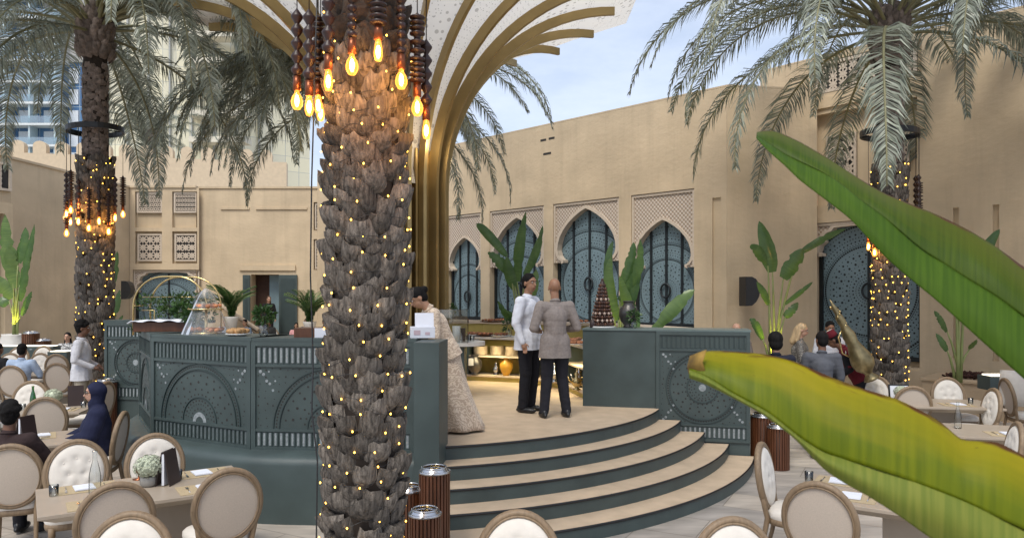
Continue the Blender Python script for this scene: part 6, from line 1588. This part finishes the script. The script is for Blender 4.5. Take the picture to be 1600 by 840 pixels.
def gown(t, k):
    V = k['V']; U = k['U']; g = MB(); rows = []
    for i in range(18):
        s = i/17; z = .98-.95*s; row = []
        for j in range(56):
            a = 2*pi*j/56; r = .15+.15*s**1.2; r *= 1+.07*s*sin(a*7+1.2*sin(i*.25)); cy = -.02-.12*s*s
            row.append(V((r*cos(a)*1.05, cy+r*sin(a)*(.85+.2*s), max(.03,z))))
        rows.append(row)
    g.grid(rows, uv=False, closed=True); g.build('gown_skirt', RB, t, solid=.004)
    for i in (0,1):
        c = MB(); e, w_ = k['el'][i], k['wr'][i]; dr = (w_-e).normalized(); c.cap(e, w_-dr*.02, .062, .085); m_ = remesh(c, 'wide_sleeve', RB, t, .012, 3, cut=[(w_-dr*.01, dr)])
x,y = at(698,8.75); person('woman with dark tied hair in a long beige patterned robe leaning over the counter', (x,y,ZP), (-.93,-.30), 1.76, lean=24, skin='mid', top=RB, bot=None, hair='bun', female=True, head_tilt=34, vox=.010, top_kind='long', hem=.86,
    arms=[(-.24,.10,1.17,-.10,.34,1.10),(.24,.10,1.17,.12,.34,1.12)], extra=gown)
# --- waiter
khaki = CL('khaki_trousers', (.40,.35,.27))
x,y = at(127,13.0); person('young waiter with short curly hair in a loose white shirt standing by the lit palm', (x,y,0), (.93,.32), 1.86, skin='brown', top=white2, bot=khaki, hair='curly', vox=.011, top_kind='long', hem=.80, shoe=M['white'],
    arms=[(-.25,-.05,1.14,-.16,.20,1.02),(.25,-.05,1.14,.16,.20,1.02)])
# --- woman in navy hijab, seated facing left
navy = CL('navy_jersey', (.014,.017,.045), var=.1)
def hijab(t, k):
    V = k['V']; Hd = k['Hd']; U = k['U']; h = MB(); h.ell(Hd(0,-.02,.03), (.095,.112,.112), 18, 12, M=k['HM']); h.cap(Hd(0,-.03,-.02), Hd(0,-.01,-.15), .088, .085)
    h.cap(k['neck'], k['chest'], .10, .16); h.cap(k['sh'][0], k['sh'][1], .10, .10); h.ell(U(0,.02,1.18), (.235,.17,.24), 16, 10); h.ell(U(0,.0,1.0), (.24,.17,.2), 16, 10)
    for i in (0,1): h.cap(k['sh'][i], k['el'][i], .095, .10); h.cap(k['el'][i], k['wr'][i], .09, .06)
    h.cap(V((-.05,0,.6)), V((-.09,.42,.54)), .16, .12); h.cap(V((.05,0,.6)), V((.09,.42,.54)), .16, .12); h.cap(V((-.09,.42,.54)), V((-.10,.42,.12)), .13, .14); h.cap(V((.09,.42,.54)), V((.10,.42,.12)), .13, .14)
    o = remesh(h, 'headscarf_robe', navy, t, .012, 4, disp=lambda p: .006*noise.noise(Vector((p.x*7,p.y*7,p.z*14))))
    bm = bmesh.new(); bm.from_mesh(o.data); c = Hd(0,.115,-.008)      # opening for the face
    dele = [v for v in bm.verts if ((v.co-c).length < .092 and (v.co-Hd(0,.04,-.01)).dot(k['HM'] @ V((0,1,0))) > 0)]
    bmesh.ops.delete(bm, geom=dele, context='VERTS'); bm.to_mesh(o.data); bm.free()
    g = MB()
    for sg in (-1,1): g.tube([Hd(.034*sg+.023*cos(a), .103-.012*abs(cos(a)), .012+.019*sin(a)) for a in [2*pi*i/16 for i in range(17)]], .0032, 5)
    g.tube([Hd(-.012,.106,.014), Hd(.012,.106,.014)], .003, 5)
    for sg in (-1,1): g.tube([Hd(.057*sg,.095,.016), Hd(.080*sg,.02,.016)], .003, 5)
    g.build('glasses', M['black'], t)
x,y = at(152,8.55); person('seated woman in a navy headscarf and black rimmed glasses looking left', (x,y,0), (-.88,-.48), 1.72, sit=True, skin='fair', hair=None, female=True, vox=.010, extra=hijab, arms=[(-.24,.08,1.18,-.12,.32,1.10),(.24,.08,1.18,.12,.32,1.10)], head_turn=0)
# --- guest in brown at the left edge
x,y = at(14,6.95); person('seated guest with curly black hair in a dark brown jacket at the left edge', (x,y,0), (-.15,.98), 1.72, sit=True, skin='brown', top=CL('brown_jacket', (.035,.022,.022)), bot=blk, hair='curly', vox=.011, top_kind='jacket', arms=[(-.26,.10,1.18,-.15,.36,1.12),(.30,.12,1.18,.36,.42,1.12)], head_turn=10)
# --- guest in pale blue
x,y = at(34,14.1); person('seated guest in a pale blue shirt seen from behind at the far left table', (x,y,0), (-.1,1), 1.80, sit=True, skin='brown', top=CL('pale_blue_shirt', (.40,.50,.66)), bot=blk, vox=.014, arms=[(-.28,.08,1.18,-.14,.36,1.12),(.28,.08,1.18,.14,.36,1.12)])
x,y = at(-4,14.9); person('seated guest in black at the far left edge beside the guest in blue', (x,y,0), (.2,1), 1.74, sit=True, skin='brown', top=CL('black_top', (.016,.016,.018)), bot=blk, vox=.016)
x,y = at(106,19.3); person('seated guest in a black and white patterned top behind the waiter', (x,y,0), (.2,-1), 1.72, sit=True, skin='fair', top=mat('speckled_black_white', (.02,.02,.02), .8, var=.1, scale=30, c2=(.75,.75,.75), detail=1), bot=blk, hair='long', vox=.016)
# --- right hand group
navy2 = CL('dark_suit', (.016,.018,.030))
x,y = at(1212,10.3); person('man with thick black hair in a dark suit seen from behind above the yellow leaf', (x,y,0), (.15,1), 1.80, skin='mid', top=navy2, bot=blk, hair='thick', vox=.011, top_kind='jacket')
x,y = at(1284,10.65); person('man with cropped hair in a grey suit beside the brass urn carrier', (x,y,0), (.25,1), 1.80, skin='brown', top=CL('grey_suit', (.085,.09,.105)), bot=blk, hair='short', vox=.011, top_kind='jacket', head_turn=20)
x,y = at(1250,13.6); person('woman with long blond hair in a sparkling black dress', (x,y,0), (.9,-.3), 1.80, skin='fair', top=mat('sequinned_black', (.016,.016,.018), .5, var=.2, scale=60, c2=(.30,.28,.25), detail=1), bot=blk, hair='long', hairm=mat('blond_hair', (.50,.36,.20), .5, var=.25, scale=30, stretch=(1,1,.2)), female=True, vox=.012, head_tilt=12)
x,y = at(1296,13.9); person('dark haired man in a white shirt standing behind the maroon waistcoat', (x,y,0), (-.1,-1), 1.83, skin='tan', top=white_sh, bot=blk, vox=.014, head_tilt=10)
maroon = CL('maroon_waistcoat', (.12,.012,.020)); 
def fez(t, k):
    Hd = k['Hd']; V = k['V']
    c = MB(); q = Hd(0,-.02,.085); M_ = k['HM'] @ Matrix.Rotation(R(0),3,'X'); c.lathe([(.085,-.03),(.088,.0),(.070,.085),(0,.09)], q, 20, M=M_); c.build('fez', maroon, t); c = MB(); c.lathe([(.05,.0905),(.045,.097),(0,.098)], q, 16, M=M_); c.build('fez_top', M['ivory'], t)
    c = MB(); U = k['U']
    for i in (0,1): c.tube([k['sh'][i]+(k['el'][i]-k['sh'][i])*.12+V((.075*cos(a),.0,.09*sin(a))) for a in [2*pi*j/16 for j in range(17)]], .008, 5)
    c.build('piping', M['ivory'], t)
    c = MB(); rnd = random.Random(1)
    for j in range(6): c.tube([U(.03+.05*sin(a*2+j), -.152-.006*cos(a), 1.05+.07*j+.04*sin(a)) for a in [2*pi*i/10 for i in range(11)]], .007, 5)
    c.build('embroidery', M['gold2'], t)
    # black sleeves over the waistcoat arms
    for i in (0,1):
        c = MB(); c.cap(k['sh'][i]+(k['el'][i]-k['sh'][i])*.2, k['el'][i], .076, .064); c.cap(k['el'][i], k['el'][i]+(k['wr'][i]-k['el'][i])*.95, .064, .05); remesh(c, 'sleeve', M['blk_sleeve'], t, .013, 3)
M['blk_sleeve'] = CL('black_sleeve', (.012,.012,.016))
x,y = at(1345,12.2); person('server in a maroon waistcoat and fez bending forward with a brass urn on his back', (x,y,0), (-.85,.35), 1.82, lean=30, skin='brown', top=maroon, bot=blk, hair='short', vox=.011, head_tilt=30, extra=fez, hem=.90,
    arms=[(-.27,.06,1.16,-.16,.34,1.12),(.27,.06,1.16,.16,.34,1.12)])
A_, B_ = P(1301,476,11.75), P(1362,592,11.75); ax = (B_-A_).normalized(); L_ = (B_-A_).length
urnM = MB(); q = V = Vector((0,0,1)).rotation_difference(ax).to_matrix()
prof = [(.004,-.10),(.02,0),(.035,.08),(.03,.16),(.05,.22),(.055,.30),(.045,.36),(.06,.44),(.085,.55),(.075,.68),(.10,.78),(.135,.92),(.15,1.02),(.125,1.12),(.06,1.2),(.05,1.24),(.09,1.30),(.10,1.33),(0,1.33)]
k_ = L_/1.33
t = thing('brass_urn', 'large slender brass urn slung on the back of the server in maroon', 'urn', A_)
urnM.lathe([(r*1.2,z*k_) for r,z in prof], (0,0,0), 24, M=q); urnM.build('body', mat('aged_brass', (.26,.21,.11), .38, .75, var=.35, scale=8, bump=.2, bscale=20), t)
b = MB(); rnd = random.Random(2)
for j in range(14):
    a = j*.9; z = .02+.03*j; r = .05; c_ = q @ Vector((r*cos(a), r*sin(a), z*k_)); b.ell(c_, (.016,.016,.022), 7, 5)
b.build('ornament', M['gold2'], t)
b = MB(); b.tube([q @ Vector((.12,0,.9*k_)), q @ Vector((.22,0,.75*k_)), q @ Vector((.16,0,.5*k_)), q @ Vector((.06,0,.42*k_))], .012, 6); b.build('handle', M['gold2'], t)
x,y = at(1151,13.6); person('bald man whose head just shows above the pierced side wall', (x,y,0), (.1,1), 1.80, skin='fair', top=CL('taupe_shirt', (.2,.17,.15)), bot=blk, hair=None, vox=.016)
# --- far guests by the doorway
far = [(352,26.5,'far seated bald man left of the doorway','fair',(.35,.38,.42),None),(383,26.0,'far seated guest in slate blue left of the doorway','mid',(.13,.17,.22),'short'),(400,27.2,'far seated guest in grey seen between the counter plant and doorway','brown',(.25,.24,.22),'short'),
 (421,26.2,'far seated guest in black behind the round counter plant','brown',(.02,.02,.02),'short'),(463,26.4,'far seated child in a pink top','mid',(.60,.30,.30),'long'),(479,26.6,'far seated woman in grey with long brown hair','fair',(.16,.16,.18),'long'),(507,26.4,'far seated guest in navy just left of the near palm','mid',(.02,.03,.07),'short')]
for i,(px,D,lab,sk_,c,h) in enumerate(far):
    D += 1.4; x,y = at(px,D); st_ = dict(sit=True)
    person(lab, (x,y,0), (.3*(-1)**i,-1), 1.78 if i != 4 else 1.6, skin=sk_, top=CL('far_top_%d' % i, c), bot=blk, hair=h, vox=.022, **st_)
    dup(chair0, (x+.0,y+.05,0), 0 if True else 0, ['outdoor chair under the far bald man','outdoor chair under the guest in slate blue','outdoor chair under the far guest in grey','outdoor chair under the far guest in black','outdoor chair under the child in pink','outdoor chair under the far woman in grey','outdoor chair under the far guest in navy'][i], 'chairs of the far guests')
x,y = at(420,29.3); person('woman with long hair in black standing in the far open doorway', (x,y,.5), (.5,-1), 1.72, skin='fair', top=CL('black_blouse', (.014,.014,.015)), bot=blk, hair='long', hairm=mat('brown_hair', (.10,.05,.025), .6), female=True, vox=.02)
